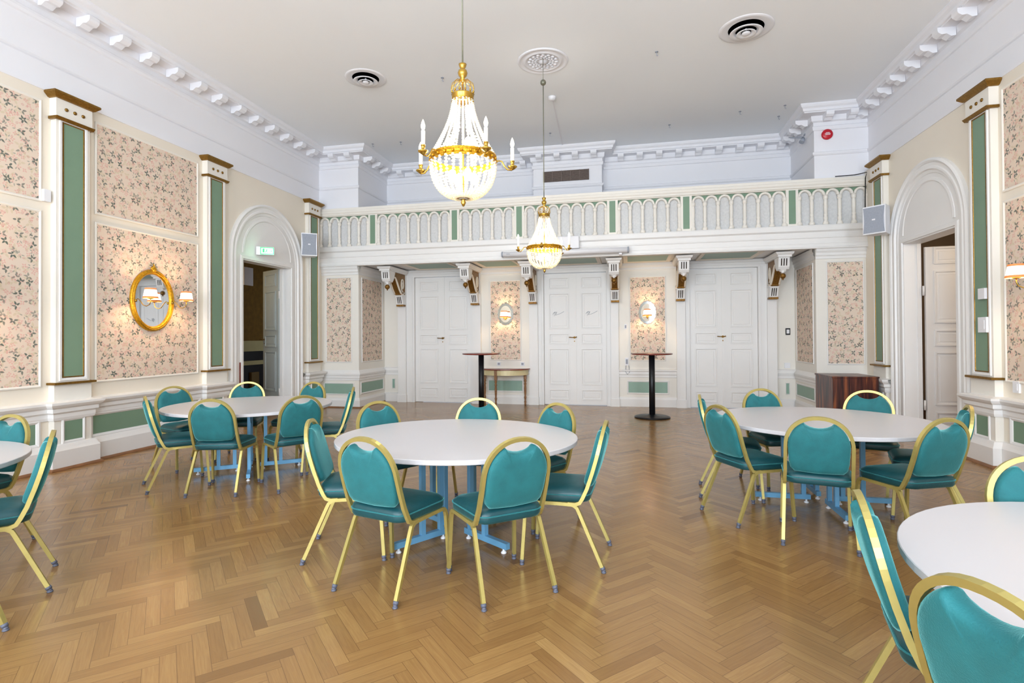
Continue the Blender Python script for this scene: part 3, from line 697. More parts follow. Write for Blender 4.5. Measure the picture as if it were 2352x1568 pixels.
# ------------------------------------------------------------------ chairs
def make_chair():
    root = thing('banquet_chair', 'x', 'chair')
    # seat: rounded trapezoid cushion, local +y is forward
    def outline(s, inset=0):
        pts = []
        w1, w0, y0, y1, r = .222-inset, .205-inset, -.165+inset, .255-inset, .07
        for cx, cy, a0 in ((w1-r, y1-r, 0), (-(w1-r), y1-r, 90), (-(w0-r), y0+r, 180), (w0-r, y0+r, 270)):
            pts += arc((cx, cy), r, a0, a0+90, 5)
        return pts
    b = MB(); b.smooth = True; rings = []
    for ins, z in ((.03, .405), (.006, .41), (0, .425), (.0, .455), (.006, .472), (.022, .486), (.06, .495), (.12, .499)):
        rings.append([b.v(x, y, z+(.004 if y < .1 else -.004*(y-.1)/.15)) for x, y in outline(1, ins)])
    n = len(rings[0])
    for A, B in zip(rings, rings[1:]):
        for k in range(n): b.f([A[k], A[(k+1) % n], B[(k+1) % n], B[k]])
    b.f(rings[0][::-1]); b.f(rings[-1])
    seat = b.build('seat', VINYL, root)
    b = MB(); b.tube([(x, y, .455) for x, y in outline(1, -.002)], .004, 6, closed=True); b.build('piping', VELVET, seat)
    # back plane: leans from (y=-.135, z=.47) to (y=-.25, z=.89)
    def bp(x, z, t=0):
        k = (z-.44)/.45; y = -.128-.125*k - .012*math.sin(PI*min(1, max(0, k)))
        return (x, y+t, z + t*.25)
    def loop(w, top, sh, nseg=14):
        P = []
        for i in range(nseg+1):
            a = PI*i/nseg; c, s = math.cos(a), math.sin(a)
            P.append((w*math.copysign(abs(c)**.93, c), sh+(top-sh)*abs(s)**.93))
        return P
    # padded back with notched top
    out = []
    lo = .50
    arcpts = loop(.186, .868, .68, 22)
    out = [(p[0], p[1]) for p in arcpts]
    # notch between +-.078
    keepR = [p for p in out if p[0] > .098]; keepL = [p for p in out if p[0] < -.098]
    zt = keepR[-1][1]
    notch = [(.090*math.cos(PI*t/10), zt+.006-.036*math.sin(PI*t/10)**1.4) for t in range(11)]
    poly = [(.172, lo+.03), (.182, .58)] + keepR + notch + keepL + [(-.182, .58), (-.172, lo+.03), (-.15, lo+.006), (-.08, lo), (0, lo-.004), (.08, lo), (.15, lo+.006)]
    cen = (0, .67)
    b = MB(); b.smooth = True; rings = []
    for sc_, t in ((.80, -.030), (.93, -.026), (.985, -.018), (1.0, -.006), (1.0, .008), (.985, .022), (.93, .032), (.80, .037)):
        rings.append([b.v(*bp(cen[0]+(x-cen[0])*sc_, cen[1]+(z-cen[1])*sc_, t)) for x, z in poly])
    n = len(poly)
    for A, B in zip(rings, rings[1:]):
        for k in range(n): b.f([A[k], A[(k+1) % n], B[(k+1) % n], B[k]])
    for R, t in ((rings[0], -.032), (rings[-1], .039)):
        R2 = [b.v(*bp(cen[0]+(x-cen[0])*.45, cen[1]+(z-cen[1])*.45, t)) for x, z in poly]
        for k in range(n): b.f([R[k], R[(k+1) % n], R2[(k+1) % n], R2[k]])
        b.f(R2)
    b.build('backrest', VELVET, root)
    # gold hoop
    path = [(.206, -.03, .402), (.206, -.075, .40), (.206, -.105, .412), (.206, -.122, .44)]
    hoop = [bp(x, z) for x, z in [(.204, .50), (.203, .60)] + loop(.202, .886, .68, 22) + [(-.203, .60), (-.204, .50)]]
    full = path + hoop + [(-x, y, z) for x, y, z in path[::-1]]
    b = MB(); b.tube(full, .0158, 4, flat=True); b.build('back_frame', FRAME, root)
    # side rails under the seat + cross bar
    b = MB()
    for s in (-1, 1): b.tube([(s*.206, -.05, .398), (s*.21, .0, .401), (s*.214, .19, .401)], .0148, 4, flat=True)
    b.tube([(-.206, -.03, .395), (.206, -.03, .395)], .009, 6); b.tube([(-.213, .17, .395), (.213, .17, .395)], .009, 6)
    b.build('seat_frame', FRAME, root)
    for s in (-1, 1):
        for front in (0, 1):
            b = MB()
            if front: P = [(s*.214, .185, .401), (s*.215, .215, .397), (s*.216, .232, .38), (s*.217, .24, .35), (s*.226, .262, .03)]
            else: P = [(s*.206, -.03, .402), (s*.207, -.065, .396), (s*.208, -.088, .38), (s*.209, -.10, .355), (s*.222, -.243, .03)]
            b.tube(P, .0148, 4, flat=True); leg = b.build('leg', FRAME, root)
            e = P[-1]; dx = Vector(P[-1])-Vector(P[-2]); dx.normalize()
            b = MB(); q = Vector(e); b.tube([q-dx*.005, q+dx*.012], .0155, 10); b.tube([q+dx*.012, (q+dx*.025).to_tuple()], .012, 10); b.lathe([(.013, .0), (.016, .003), (.012, .012)], (q.x+dx.x*.02, q.y+dx.y*.02, 0), 10)
            b.build('foot_glide', GLIDE, leg)
    return root
ch0 = make_chair(); cfirst = True
GR = 'teal banquet chairs at the round tables'
def chair(x, y, fx, fy, label):
    # (x, y) is the mid point between the rear feet, (fx, fy) the facing direction
    global cfirst
    o = ch0 if cfirst else dup(ch0)
    cfirst = False
    L = math.hypot(fx, fy); fx /= L; fy /= L
    o.location = (x+fx*.243, y+fy*.243, 0); o.rotation_euler = (0, 0, math.atan2(-fx, fy))
    o['label'] = label; o['group'] = GR
    return o
A = 'teal banquet chair '
chair(-2.115, 3.290, .943, .334, A+'in side view at the left edge of the front middle table')
chair(-1.443, 2.750, .26, .965, A+'with its back to us at the front middle table, left of two')
chair(-0.590, 2.900, -.64, .77, A+'with its back to us at the front middle table, right of two')
chair(-0.155, 3.560, -1, .05, A+'in side view at the right edge of the front middle table')
chair(-2.130, 4.300, .84, -.54, A+'behind the front middle table, left of its three far ones')
chair(-1.320, 4.680, .0, -1, A+'behind the front middle table, by the black bar table post')
chair(-0.570, 4.430, -.6, -.8, A+'behind the front middle table, right of its three far ones')
chair(-4.556, 4.323, .646, .763, A+'in side view at the left end of the rear left table')
chair(-3.740, 4.222, -.266, .964, A+'seen from behind at the near side of the rear left table')
chair(-3.066, 4.620, -.8, .6, A+'seen from behind at the near right of the rear left table')
chair(-3.015, 5.491, -.9, -.42, A+'in side view at the right end of the rear left table')
chair(-5.180, 5.270, .95, -.3, A+'at the far left of the rear left table, by the wall')
chair(-4.720, 5.950, .4, -.92, A+'behind the rear left table in front of the open dark doorway')
chair(-3.860, 6.060, -.2, -.98, A+'behind the rear left table in front of the right door jamb')
chair(0.698, 4.514, .88, .47, A+'seen from behind at the near left of the rear right table')
chair(0.655, 5.280, 1, -.12, A+'half hidden behind another, left end of the rear right table')
chair(1.25, 3.975, .24, .97, A+'seen from behind at the near side of the rear right table')
chair(2.035, 4.05, -.40, .92, A+'seen from behind at the near right of the rear right table')
chair(2.560, 4.800, -.95, .31, A+'at the right end of the rear right table, near the wall')
chair(1.330, 5.950, .3, -.95, A+'behind the rear right table in front of the right double door')
chair(2.300, 5.900, -.35, -.94, A+'behind the rear right table in front of the dark wooden cabinet')
chair(0.795, 2.10, .973, -.23, A+'seen edge-on left of the white table in the lower right corner')
chair(0.775, 1.388, .92, .39, A+'largest and nearest, cut off by the lower right corner')
chair(1.800, 2.860, -.1, -1, A+'behind the lower right table, cut by the picture edge')
chair(-4.460, 3.100, -.05, -1, A+'cut by the left picture edge, behind its table')
chair(-3.432, 2.601, -.65, -.76, A+'in side view right of the table cut by the left edge')
chair(-3.03, 1.87, -.98, -.1, A+'showing only a sliver and legs at the lower left edge')

# ------------------------------------------------------------------ round tables
def make_table():
    root = thing('round_table', 'x', 'table', group='white round banquet tables')
    r = .885
    b = MB(); b.lathe([(r-.004, .690), (r, .694), (r, .718), (r-.003, .721), (0, .721)], n=72, smooth=False)
    b.build('tabletop', TOP, root)
    for k in range(4):
        b = MB(); a = PI/2*k; c, s = math.cos(a), math.sin(a)
        P = lambda q, t, z: (c*q - s*t, s*q + c*t, z)
        def bar(q0, q1, z0, z1, w):
            vs = [b.v(*P(q, t, z)) for q in (q0, q1) for t in (-w, w) for z in (z0, z1)]
            for q in ((0, 1, 3, 2), (4, 6, 7, 5), (0, 4, 5, 1), (2, 3, 7, 6), (0, 2, 6, 4), (1, 5, 7, 3)): b.f([vs[i] for i in q])
        bar(.10, .54, .035, .075, .018); bar(.135, .17, .07, .66, .016); bar(.29, .325, .07, .66, .016); bar(.10, .42, .655, .688, .016)
        f = b.build('leg_frame', BLUE, root)
        for q in (.13, .50):
            b = MB(); x, y, _ = P(q, 0, 0); b.lathe([(.018, 0), (.02, .006), (.014, .014), (.008, .016), (.008, .038)], (x, y, 0), 10); b.build('foot_glide', PLASTIC, f)
        b = MB(); b.tube([P(.31, .02, .56), P(.52, .02, .685)], .006, 6); b.build('folding_brace', BLUE, f)
    return root
t0 = make_table()
TB = [(-1.24, 3.79, 56, 1.0, .90, 'white round table in the front middle with two chair backs before it'),
      (-4.08, 5.18, 36, .98, .93, 'white round table at the rear left in front of the oval gilt mirror'),
      (1.62, 5.07, 0, .98, .95, 'white round table at the rear right near the dark cabinet'),
      (1.767, 1.86, 20, 1.005, 1.005, 'white round table cut off by the lower right corner'),
      (-4.44, 2.12, 30, 1.01, 1.01, 'white round table of which only the right end shows at the left edge')]
for i, (x, y, rz, sx, sy, l) in enumerate(TB):
    o = t0 if i == 0 else dup(t0)
    o.location = (x, y, 0); o.rotation_euler = (0, 0, 0)
    a = math.radians(rz)
    for chd in o.children:
        if chd.name.startswith('leg_frame'): chd.rotation_euler = (0, 0, a)
        else: chd.scale = (sx, sy, 1)
    o['label'] = l

# ------------------------------------------------------------------ bar tables, console table, cabinet
def bar_table(x, y, label):
    root = thing('bar_table', label, 'table', (x, y, 0), 0, 'standing bar tables')
    b = MB(); b.lathe([(0, 1.095), (.10, 1.098), (.34, 1.112), (.358, 1.118), (.358, 1.130), (.352, 1.135), (0, 1.135)], n=40); b.build('tabletop', MAROON, root)
    b = MB(); b.lathe([(.052, .03), (.052, 1.10)], n=20); b.build('column', BLACK, root)
    b = MB(); b.lathe([(.29, 0), (.31, .008), (.31, .02), (.27, .034), (.08, .045), (.06, .06), (0, .06)], n=40); b.build('base', BLACK, root)
    return root
bar_table(.405, 9.80, 'tall bar table on a black column in front of the right papered niche')
bar_table(-2.72, 9.80, 'tall bar table on a black column by the small turned-leg console')

root = thing('console_table', 'small half round console table with turned wooden legs against the left papered niche', 'table', (-2.57, 11.17, 0))
D = .44
def half(r, dx, n=24): return [(-(r+dx)*math.cos(PI*i/n), -(r*.84+dx)*math.sin(PI*i/n)) for i in range(n+1)]
b = MB(); b.prism(half(.54, 0), .752, .772, axis=2); b.build('tabletop', MAROON, root)
b = MB(); b.prism(half(.50, 0), .640, .752, axis=2); b.build('apron', APRON, root)
pr = [(.016, 0), (.022, .02), (.016, .04), (.026, .07), (.016, .10), (.02, .13), (.028, .17), (.018, .20), (.024, .26), (.026, .36), (.02, .42), (.030, .45), (.018, .48), (.030, .51), (.024, .54), (.028, .56), (.028, .645)]
for x, y in ((-.44, -.05), (-.11, -.40), (.44, -.05)):
    b = MB(); b.lathe(pr, (x, y, 0), 12); b.box(x-.03, x+.03, y-.025, y+.025, .55, .752); b.build('leg', CONSOLEWOOD, root)

root = thing('bar_cabinet', 'dark rosewood cabinet standing in front of the right papered pillar', 'cabinet', (0, 0, 0))
b = MB(); b.box(3.13, 3.775, 9.30, 10.08, 0, .765); b.build('body', ROSEWOOD, root)
b = MB(); b.box(3.115, 3.782, 9.285, 10.08, .765, .79); b.build('worktop', ROSEWOOD, root)
b = MB(); b.box(3.14, 3.765, 9.288, 9.30, .03, .755); b.build('front_panel', ROSEWOOD, root)

# ------------------------------------------------------------------ mirrors and sconces
def ell(cx, cz, rx, rz, n=48): return [(cx+rx*math.cos(2*PI*i/n), cz+rz*math.sin(2*PI*i/n)) for i in range(n)]
def shade_parts(parent, c, s=1.0):
    # round drum shade, lit from inside, with a braid at both rims
    b = MB(); b.lathe([(.082*s, -.045*s), (.064*s, .058*s)], c, 28)
    b.bm.faces.ensure_lookup_table()
    for f in [f for f in b.bm.faces if len(f.verts) > 4]: b.bm.faces.remove(f)
    sh = b.build('lamp_shade', SHADE, parent)
    b = MB(); b.lathe([(.083*s, -.062*s), (.088*s, -.060*s), (.083*s, -.038*s), (.079*s, -.038*s)], c, 28)
    for f in [f for f in b.bm.faces if len(f.verts) > 4]: b.bm.faces.remove(f)
    b.build('braid', SHADETRIM, sh); b = MB()
    b.lathe([(.063*s, .050*s), (.0665*s, .050*s), (.064*s, .070*s), (.060*s, .070*s)], c, 28)
    for f in [f for f in b.bm.faces if len(f.verts) > 4]: b.bm.faces.remove(f)
    b.build('braid', SHADETRIM, sh)
def lamp(loc, e, col=(1, .70, .38), r=.035, name='lamp_light'):
    l = bpy.data.lights.new(name, 'POINT'); l.energy = e; l.color = col; l.shadow_soft_size = r
    o = bpy.data.objects.new(name, l); C.objects.link(o); o.location = loc; return o
def gilt_mirror(M, u, z, label):
    root = thing('oval_mirror', label, 'mirror', (0, 0, 0), 0)
    rx, rz = .315, .40
    f = lambda a, c, h: (a, h, c)
    b = MB(M); b.smooth = True
    b.sweep(ell(u, z, rx-.035, rz-.04), [(0.055, .008), (.055, .03), (.04, .05), (.028, .035), (.015, .055), (0, .04), (-.01, .028), (-.01, .01)], f, closed=True, side=-1)
    b.sweep(ell(u, z, rx-.01, rz-.012, 72), [(.012, .045), (.006, .058), (-.004, .05)], f, closed=True, side=-1)
    b.build('gilt_frame', MIRGOLD, root)
    b = MB(M); b.prism(ell(u, z, rx-.04, rz-.045), .012, .02, axis=1); b.build('mirror_glass', MIRROR, root)
    b = MB(M)   # crest: small crown of leaves
    for a in (-60, -30, 0, 30, 60):
        c, s = math.sin(math.radians(a)), math.cos(math.radians(a)); L = .09 if a == 0 else .06
        b.tube([(u+c*.01, .035, z+rz+.0), (u+c*L*.5, .045, z+rz+.005+s*L*.5), (u+c*L, .035, z+rz+.005+s*L)], [.018, .016, .003], 6)
    b.ball((u, .045, z+rz+.0), .03, 8, 6); b.build('crest', MIRGOLD, root)
    for s in (-1, 1):
        b = MB(M); ue = u+s*.285; zz = z-.02
        ut = u+s*.265 if False else ue
        P = [(ue, .05, zz), (ue, .09, zz+.025), (ue, .13, zz-.01), (ue, .17, zz-.06), (ue, .22, zz-.075), (ue, .27, zz-.055), (ue, .285, zz-.02), (ue, .285, zz+.02)]
        P = [(a - s*.0, c, h) for a, c, h in P]
        b.tube(P, .0055, 8); b.lathe([(.012, 0), (.034, .006), (.036, .012), (.012, .014), (.012, .03)], (ue, .285, zz+.015), 12); b.ball((ue, .055, zz), .018, 8, 6)
        arm = b.build('lamp_arm', BRASS, root)
        # shade must stay upright and round
        c = M @ Vector((ue, .285, zz+.085))
        shade_parts(arm, tuple(c), 1.0)
        lamp(tuple(c), 15, name='sconce_light')
    return root
gilt_mirror(ML, 6.03, 1.965, 'oval gilt framed mirror with two lit shaded lamps on the left wallpaper')
gilt_mirror(MR, 5.80, 1.98, 'shaded wall lamp on a curved brass arm at the right picture edge')
gilt_mirror(ML, 3.60, 1.965, 'oval gilt framed mirror with lamps just outside the left picture edge')

def etched_mirror(x, z, label):
    root = thing('etched_mirror', label, 'mirror', (0, 0, 0), 0, None)
    M = MY(11.262); n = 96
    b = MB(M)
    pts = [(x+.168*math.cos(2*PI*i/n)*(1+.022*math.cos(16*2*PI*i/n)), z+.228*math.sin(2*PI*i/n)*(1+.022*math.cos(16*2*PI*i/n))) for i in range(n)]
    b.prism(pts, .0, .012, axis=1); b.build('cut_glass_border', BEVELGLASS, root)
    b = MB(M); b.prism(ell(x, z, .125, .18), .012, .018, axis=1); b.build('mirror_glass', MIRROR, root)
    b = MB(M); b.tube([(x, .01, z-.10), (x, .06, z-.12), (x, .11, z-.13), (x, .15, z-.11), (x, .15, z-.07)], .007, 8)
    b.lathe([(.01, -.085), (.03, -.075), (.01, -.065)], (x, .15, z), 10); b.ball((x, .02, z-.10), .022, 8, 6)
    arm = b.build('lamp_arm', BRASS, root)
    c = M @ Vector((x, .15, z-.01)); shade_parts(arm, tuple(c), 1.05)
    lamp(tuple(c), 11, name='sconce_light')
etched_mirror(-2.575, 1.93, 'small scalloped oval mirror with lit lamp in the left papered niche')
etched_mirror(.385, 1.92, 'small scalloped oval mirror with lit lamp above the right bar table')

# ------------------------------------------------------------------ chandeliers
def chandelier(x, y, z0, off, label, rod_ball=False):
    root = thing('chandelier', label, 'chandelier', (x, y, z0), 0, 'crystal basket chandeliers')
    # z0: lowest finial tip; band at +.33, crown ring at +.80, top ball at +1.03
    def P(n, *a, m=BRASS, par=root): return a[0].build(n, m, par)
    b = MB(); b.lathe([(.004, 0), (.012, .012), (.02, .03), (.012, .045), (.02, .055), (.05, .06), (.05, .066), (.01, .072)], n=14); P('bottom_finial', b)
    b = MB(); b.smooth = True
    b.lathe([(.235, .310), (.243, .315), (.245, .322), (.236, .328), (.236, .350), (.247, .356), (.247, .366), (.236, .37)], n=48)
    for f in [f for f in b.bm.faces if len(f.verts) > 4]: b.bm.faces.remove(f)
    for k in range(24):
        a = 2*PI*k/24; b.ball((.243*math.cos(a), .243*math.sin(a), .339), .011, 6, 4)
    P('gilt_band', b, m=MIRGOLD)
    b = MB(); b.lathe([(.074, .775), (.080, .78), (.080, .815), (.084, .822), (.074, .825)], n=28)
    for f in [f for f in b.bm.faces if len(f.verts) > 4]: b.bm.faces.remove(f)
    for k in range(12):
        a = 2*PI*k/12; c, s = math.cos(a), math.sin(a)
        b.tube([(.078*c, .078*s, .82), (.086*c, .086*s, .86), (.078*c, .078*s, .90), (.05*c, .05*s, .925), (.014*c, .014*s, .93)], .003, 5)
        b.ball((.080*c, .080*s, .838), .009, 6, 4); b.ball((.078*c, .078*s, .766), .009, 6, 4)
    P('crown', b)
    b = MB(); b.lathe([(.008, .92), (.02, .93), (.012, .945), (.03, .965), (.036, .985), (.03, 1.005), (.014, 1.015), (.024, 1.03), (.03, 1.05), (.012, 1.056)], n=16); P('top_ball', b)
    b = MB(); b.lathe([(.006, .05), (.006, .95)], n=8); P('stem', b)
    b = MB(); top = H-z0 if not rod_ball else 2.66
    b.lathe([(.006, 1.05), (.006, top)], n=8)
    if rod_ball:
        b.ball((0, 0, top+.01), .042, 12, 8); b.tube([(0, 0, top+.03), (.0, 0, H-z0)], .004, 6)
    P('rod', b, m=mat('grey_brass_rod', (128, 128, 112), .4, .5))
    # bead strands
    def strand(pts, r, name, count, mt=BEAD):
        b = MB()
        for i, (q, z) in enumerate(pts):
            b.lathe([(0, -r*.9), (r*.8, -r*.45), (r, 0), (r*.8, r*.45), (0, r*.9)], (q, 0, z), 6)
        o = b.build(name, mt, root)
        for k in range(1, count):
            c = o.copy(); C.objects.link(c); c.parent = root; c.rotation_euler = (0, 0, 2*PI*k/count)
    up = []
    for i in range(30):
        t = i/29; up.append((.076+(.236-.076)*t**1.55, .775-(.775-.372)*t))
    strand(up, .0085, 'upper_bead_strand', 20)
    lowp = []
    for i in range(17):
        a = math.radians(88*i/16); lowp.append((.235*math.cos(a)**.72 + .004, .312-.25*math.sin(a)))
    strand(lowp, .0125, 'lower_bead_strand', 28)
    inner = []
    for i in range(10):
        t = i/9; inner.append((.05+.13*t**1.3, .60-.2*t))
    strand(inner, .010, 'inner_bead_strand', 10)
    for k in range(5):
        a = math.radians(off+72*k); c, s = math.cos(a), math.sin(a)
        b = MB(); q = [(.24, .335), (.265, .355), (.29, .35), (.31, .315), (.335, .29), (.365, .29), (.37, .305)]
        b.tube([(r*c, r*s, z) for r, z in q], .006, 6)
        b.lathe([(.006, .29), (.02, .30), (.036, .312), (.036, .318), (.014, .322), (.014, .35), (.017, .352), (.017, .358)], (.37*c, .37*s, 0), 14)
        arm = P('candle_arm', b)
        b = MB(); b.lathe([(.0135, .357), (.0135, .455), (.009, .459)], (.37*c, .37*s, 0), 12); P('candle', b, m=CANDLE, par=arm)
        b = MB(); b.lathe([(.006, .458), (.0135, .475), (.015, .49), (.009, .515), (.0, .535)], (.37*c, .37*s, 0), 10); P('candle_bulb', b, m=BULB, par=arm)
    for k in range(4):
        a = math.radians(40+90*k); c, s = math.cos(a), math.sin(a)
        for q, z, n in ((.10, .44, 'upper_bulb'), (.085, .22, 'lower_bulb')):
            b = MB(); b.lathe([(0, z-.05), (.02, z-.045), (.03, z-.01), (.022, z+.03), (0, z+.045)], (q*c, q*s, 0), 10)
            P(n, b, m=BULB)
    lamp((x, y, z0+.22), 24, (1, .88, .68), .07, 'chandelier_light'); lamp((x, y, z0+.62), 34, (1, .92, .80), .04, 'chandelier_light')
chandelier(-1.175, 3.77, 2.405, 24, 'large lit crystal basket chandelier with five candle arms, hanging nearest')
chandelier(-1.135, 7.42, 2.335, 57, 'farther lit crystal basket chandelier hanging lower in front of the balcony', rod_ball=True)

# ------------------------------------------------------------------ ceiling fittings
b = MB(); c = (-1.15, 7.50)
pr = [(.36, H-.001), (.355, H-.012), (.33, H-.02), (.32, H-.008), (.27, H-.008), (.26, H-.022), (.24, H-.022), (.23, H-.006), (.06, H-.008), (.05, H-.03), (.0, H-.035)]
b.lathe(pr, (c[0], c[1], 0), 48)
random.seed(3)
for k in range(16):
    a = 2*PI*k/16
    for q, r in ((.19, .028), (.145, .024), (.105, .02)):
        aa = a+q*3; b.ball((c[0]+q*math.cos(aa), c[1]+q*math.sin(aa), H-.012), r, 8, 4, .5)
tag(b.build('ceiling_rose', PLASTER), 'round white plaster ceiling rose above the farther chandelier', 'ceiling rose')
def vent(x, y, s, label):
    root = thing('ceiling_diffuser', label, 'air vent', (x, y, H), 0, 'round ceiling air diffusers')
    b = MB(); b.smooth = True
    b.lathe([(.33*s, -.001), (.325*s, -.010), (.29*s, -.014), (.235*s, .0), (.215*s, -.004)], n=48)
    b.bm.faces.ensure_lookup_table()
    for f in [f for f in b.bm.faces if len(f.verts) > 4]: b.bm.faces.remove(f)
    b.build('outer_ring', PLASTIC, root)
    b = MB(); b.lathe([(.225*s, -.002), (.0, -.002)], n=40); b.build('dark_opening', NEARBLACK, root)
    for i, (r0, r1, z0, z1) in enumerate(((.195, .125, -.05, -.028), (.115, .06, -.065, -.04))):
        b = MB(); b.lathe([(r0*s, z0), ((r0+.004)*s, z0-.004), (r0*s, z0-.01), (r1*s, z1-.01), (r1*s, z1)], n=40)
        for f in [f for f in b.bm.faces if len(f.verts) > 4]: b.bm.faces.remove(f)
        b.build('louvre_cone', PLASTIC, root)
    b = MB(); b.lathe([(.0, -.05), (.05*s, -.052), (.052*s, -.068), (.03*s, -.078), (0, -.08)], n=24); b.build('centre_cap', PLASTIC, root)
    b = MB(); b.lathe([(.012, -.05), (.012, -.001)], n=8); b.build('mounting_stem', PLASTIC, root)
vent(-3.83, 7.40, .92, 'round white air diffuser in the ceiling left of the large chandelier')
vent(1.50, 7.28, 1.0, 'round white air diffuser in the ceiling at the upper right')
b = MB(); b.lathe([(0, -.06), (.03, -.058), (.055, -.04), (.06, -.015), (.06, 0)], (-1.18, 8.66, H), 20)
tag(b.build('smoke_detector', PLASTIC), 'white smoke detector on the ceiling right of the farther rod', 'smoke detector')
b = MB(); b.box(-1.19, -1.17, 8.7, 11.1, H-.012, H); bmesh.ops.rotate(b.bm, verts=b.bm.verts, cent=(-1.18, 8.7, H), matrix=Matrix.Rotation(math.radians(2.5), 3, 'Z'))
tag(b.build('cable_cover', PLASTER), 'thin white cable cover running from the smoke detector over the ceiling', 'cable cover')
hooks = [(-2.70, 7.64, 'ceiling hook between the left diffuser and the large chandelier'), (.415, 7.60, 'ceiling hook left of the upper right diffuser'), (-1.43, 10.2, 'ceiling hook above the brown wall grille'),
         (.78, 10.30, 'ceiling hook above the right half of the balcony'), (1.94, 9.96, 'ceiling hook, left of the three near the right pier'), (2.64, 9.87, 'ceiling hook, upper right of the three near the right pier'),
         (2.66, 10.34, 'ceiling hook closest to the cornice at the right pier'), (-5.0, 9.95, 'ceiling hook beside the left pier cornice'), (-4.41, 9.98, 'ceiling hook left of the candles of the large chandelier')]
for x, y, l in hooks:
    b = MB(); b.lathe([(.022, -.008), (.022, 0)], (x, y, H), 10); b.tube([(x, y, H), (x, y, H-.05), (x+.012, y, H-.062), (x+.02, y, H-.05)], .005, 6)
    tag(b.build('ceiling_hook', GREYMESH), 'small grey ' + l, 'hook', 'small hooks in the ceiling')

# grille on the chimney breast
root = thing('vent_grille', 'brown rectangular air grille on the white wall above the balcony', 'air vent', (0, 0, 0))
x0, x1, z0, z1 = -1.71, -.765, 4.68, 4.90
b = MB(); b.box(x0, x1, 11.135, 11.15, z0, z1); b.build('backing', DARKGAP, root)
GR_ = mat('brown_grille', (128, 112, 104), .5, var=.2, vscale=30)
b = MB()
for k in range(14): z = z0+(z1-z0)*(k+.5)/14; b.box(x0, x1, 11.125, 11.135, z-.004, z+.004)
for k in range(6): x = x0+(x1-x0)*k/5; b.box(x-.004, x+.004, 11.12, 11.135, z0, z1)
b.build('slats', GR_, root)

# ------------------------------------------------------------------ speakers, screen, alarm, exit, small fittings
def speaker(x, y, z, rz, label, w=.36, h=.50, side=1):
    root = thing('loudspeaker', label, 'speaker', (x, y, z), rz, 'grey wall loudspeakers')
    b = MB(); b.prism([(-w/2, 0), (w/2, 0), (w*.36, .24), (-w*.36, .24)], -h/2, h/2, axis=2); b.build('cabinet', PLASTIC, root)
    b = MB(); n = 10
    pl_ = []
    for i in range(n+1):
        t = i/n; z_ = -h/2+.02+(h-.04)*t; pl_.append((w/2-.012-.012*math.sin(PI*t), z_))
    poly = pl_ + [(-a, c) for a, c in pl_[::-1]]
    b.prism(poly, -.012, .002, axis=1); b.build('grille', GREYMESH, root)
    b = MB(); b.box(-.022, .022, -.016, -.012, -.01, .012); b.build('badge', PLASTIC, root)
    b = MB(); b.tube([(0, .23, 0), (0, .34, 0)], .02, 8); b.build('wall_bracket', PLASTIC, root)
speaker(-6.0, 9.28, 3.25, math.radians(34), 'grey wall loudspeaker beside the left arched doorway', w=.29, h=.44)
speaker(3.61, 8.98, 3.16, math.radians(-46), 'grey wall loudspeaker beside the right arched doorway', w=.31, h=.42)

root = thing('projector_screen', 'white roller screen case fixed along the front of the balcony beam', 'projection screen', (0, 0, 0))
b = MB(); b.tube([(-2.31, 9.93, 3.005), (.0, 9.93, 3.005)], .052, 16); b.box(-2.31, 0, 9.93, 10.022, 2.985, 3.055); b.build('case', PLASTIC, root)
b = MB(); b.tube([(-2.335, 9.93, 3.005), (-2.31, 9.93, 3.005)], .056, 16); b.tube([(0, 9.93, 3.005), (.03, 9.93, 3.005)], .056, 16); b.build('end_cap', GREYMESH, root)
b = MB(); b.box(-2.24, -2.17, 9.874, 9.884, 3.0, 3.008); b.build('badge', GREYMESH, root)
b = MB(); b.box(-.15, -.10, 9.93, 10.04, 2.925, 2.99); b.build('fixing_clip', PLASTIC, root)
b = MB(); b.bbox(-1.30, -.87, 9.93, 10.02, 3.07, 3.305, .012)
tag(b.build('wall_unit', PLASTIC), 'white box shaped unit on the balcony beam right of the farther chandelier', 'box')

root = thing('fire_alarm', 'round red fire alarm with pale lettering on the white pier above the balcony', 'alarm', (3.372, YF-.001, 4.885))
b = MB(Matrix(((1, 0, 0, 0), (0, 0, -1, 0), (0, 1, 0, 0), (0, 0, 0, 1)))); b.lathe([(.088, 0), (.088, .03), (.075, .042), (.0, .045)], n=32); b.build('body', RED, root)
b = MB()
for z, w in ((.022, .03), (.004, .045), (-.012, .04)): b.box(-w, w, -.048, -.045, z-.004, z+.004)
b.build('lettering', PLASTIC, root)

root = thing('exit_sign', 'lit green exit sign above the left arched doorway', 'sign', (-6.17, 8.12, 2.955), math.radians(28))
b = MB(); b.box(-.02, .20, .0, .03, -.065, .065); b.build('case', EXITB, root)
b = MB(); b.box(-.015, .195, -.006, .001, -.06, .06); pnl = b.build('lit_panel', EXITM, root)
b = MB(); b.box(-.015, .195, -.009, -.005, .048, .06); b.box(-.015, .195, -.009, -.005, -.06, -.048); b.box(.183, .195, -.009, -.005, -.06, .06); b.box(-.015, -.003, -.009, -.005, -.06, .06)
b.box(.02, .05, -.009, -.005, -.03, .04)     # door pictogram
b.ball((.088, -.006, .03), .008, 8, 5); b.tube([(.085, -.007, .02), (.08, -.007, -.004)], .007, 6); b.tube([(.08, -.007, -.004), (.095, -.007, -.02), (.088, -.007, -.036)], .005, 6); b.tube([(.08, -.007, -.004), (.066, -.007, -.02), (.056, -.007, -.034)], .005, 6)
b.tube([(.084, -.007, .014), (.10, -.007, .004)], .004, 6); b.tube([(.13, -.007, 0), (.165, -.007, 0)], .004, 6); b.tube([(.152, -.007, .012), (.167, -.007, 0), (.152, -.007, -.012)], .004, 6)
b.build('pictogram', EXITG, root)
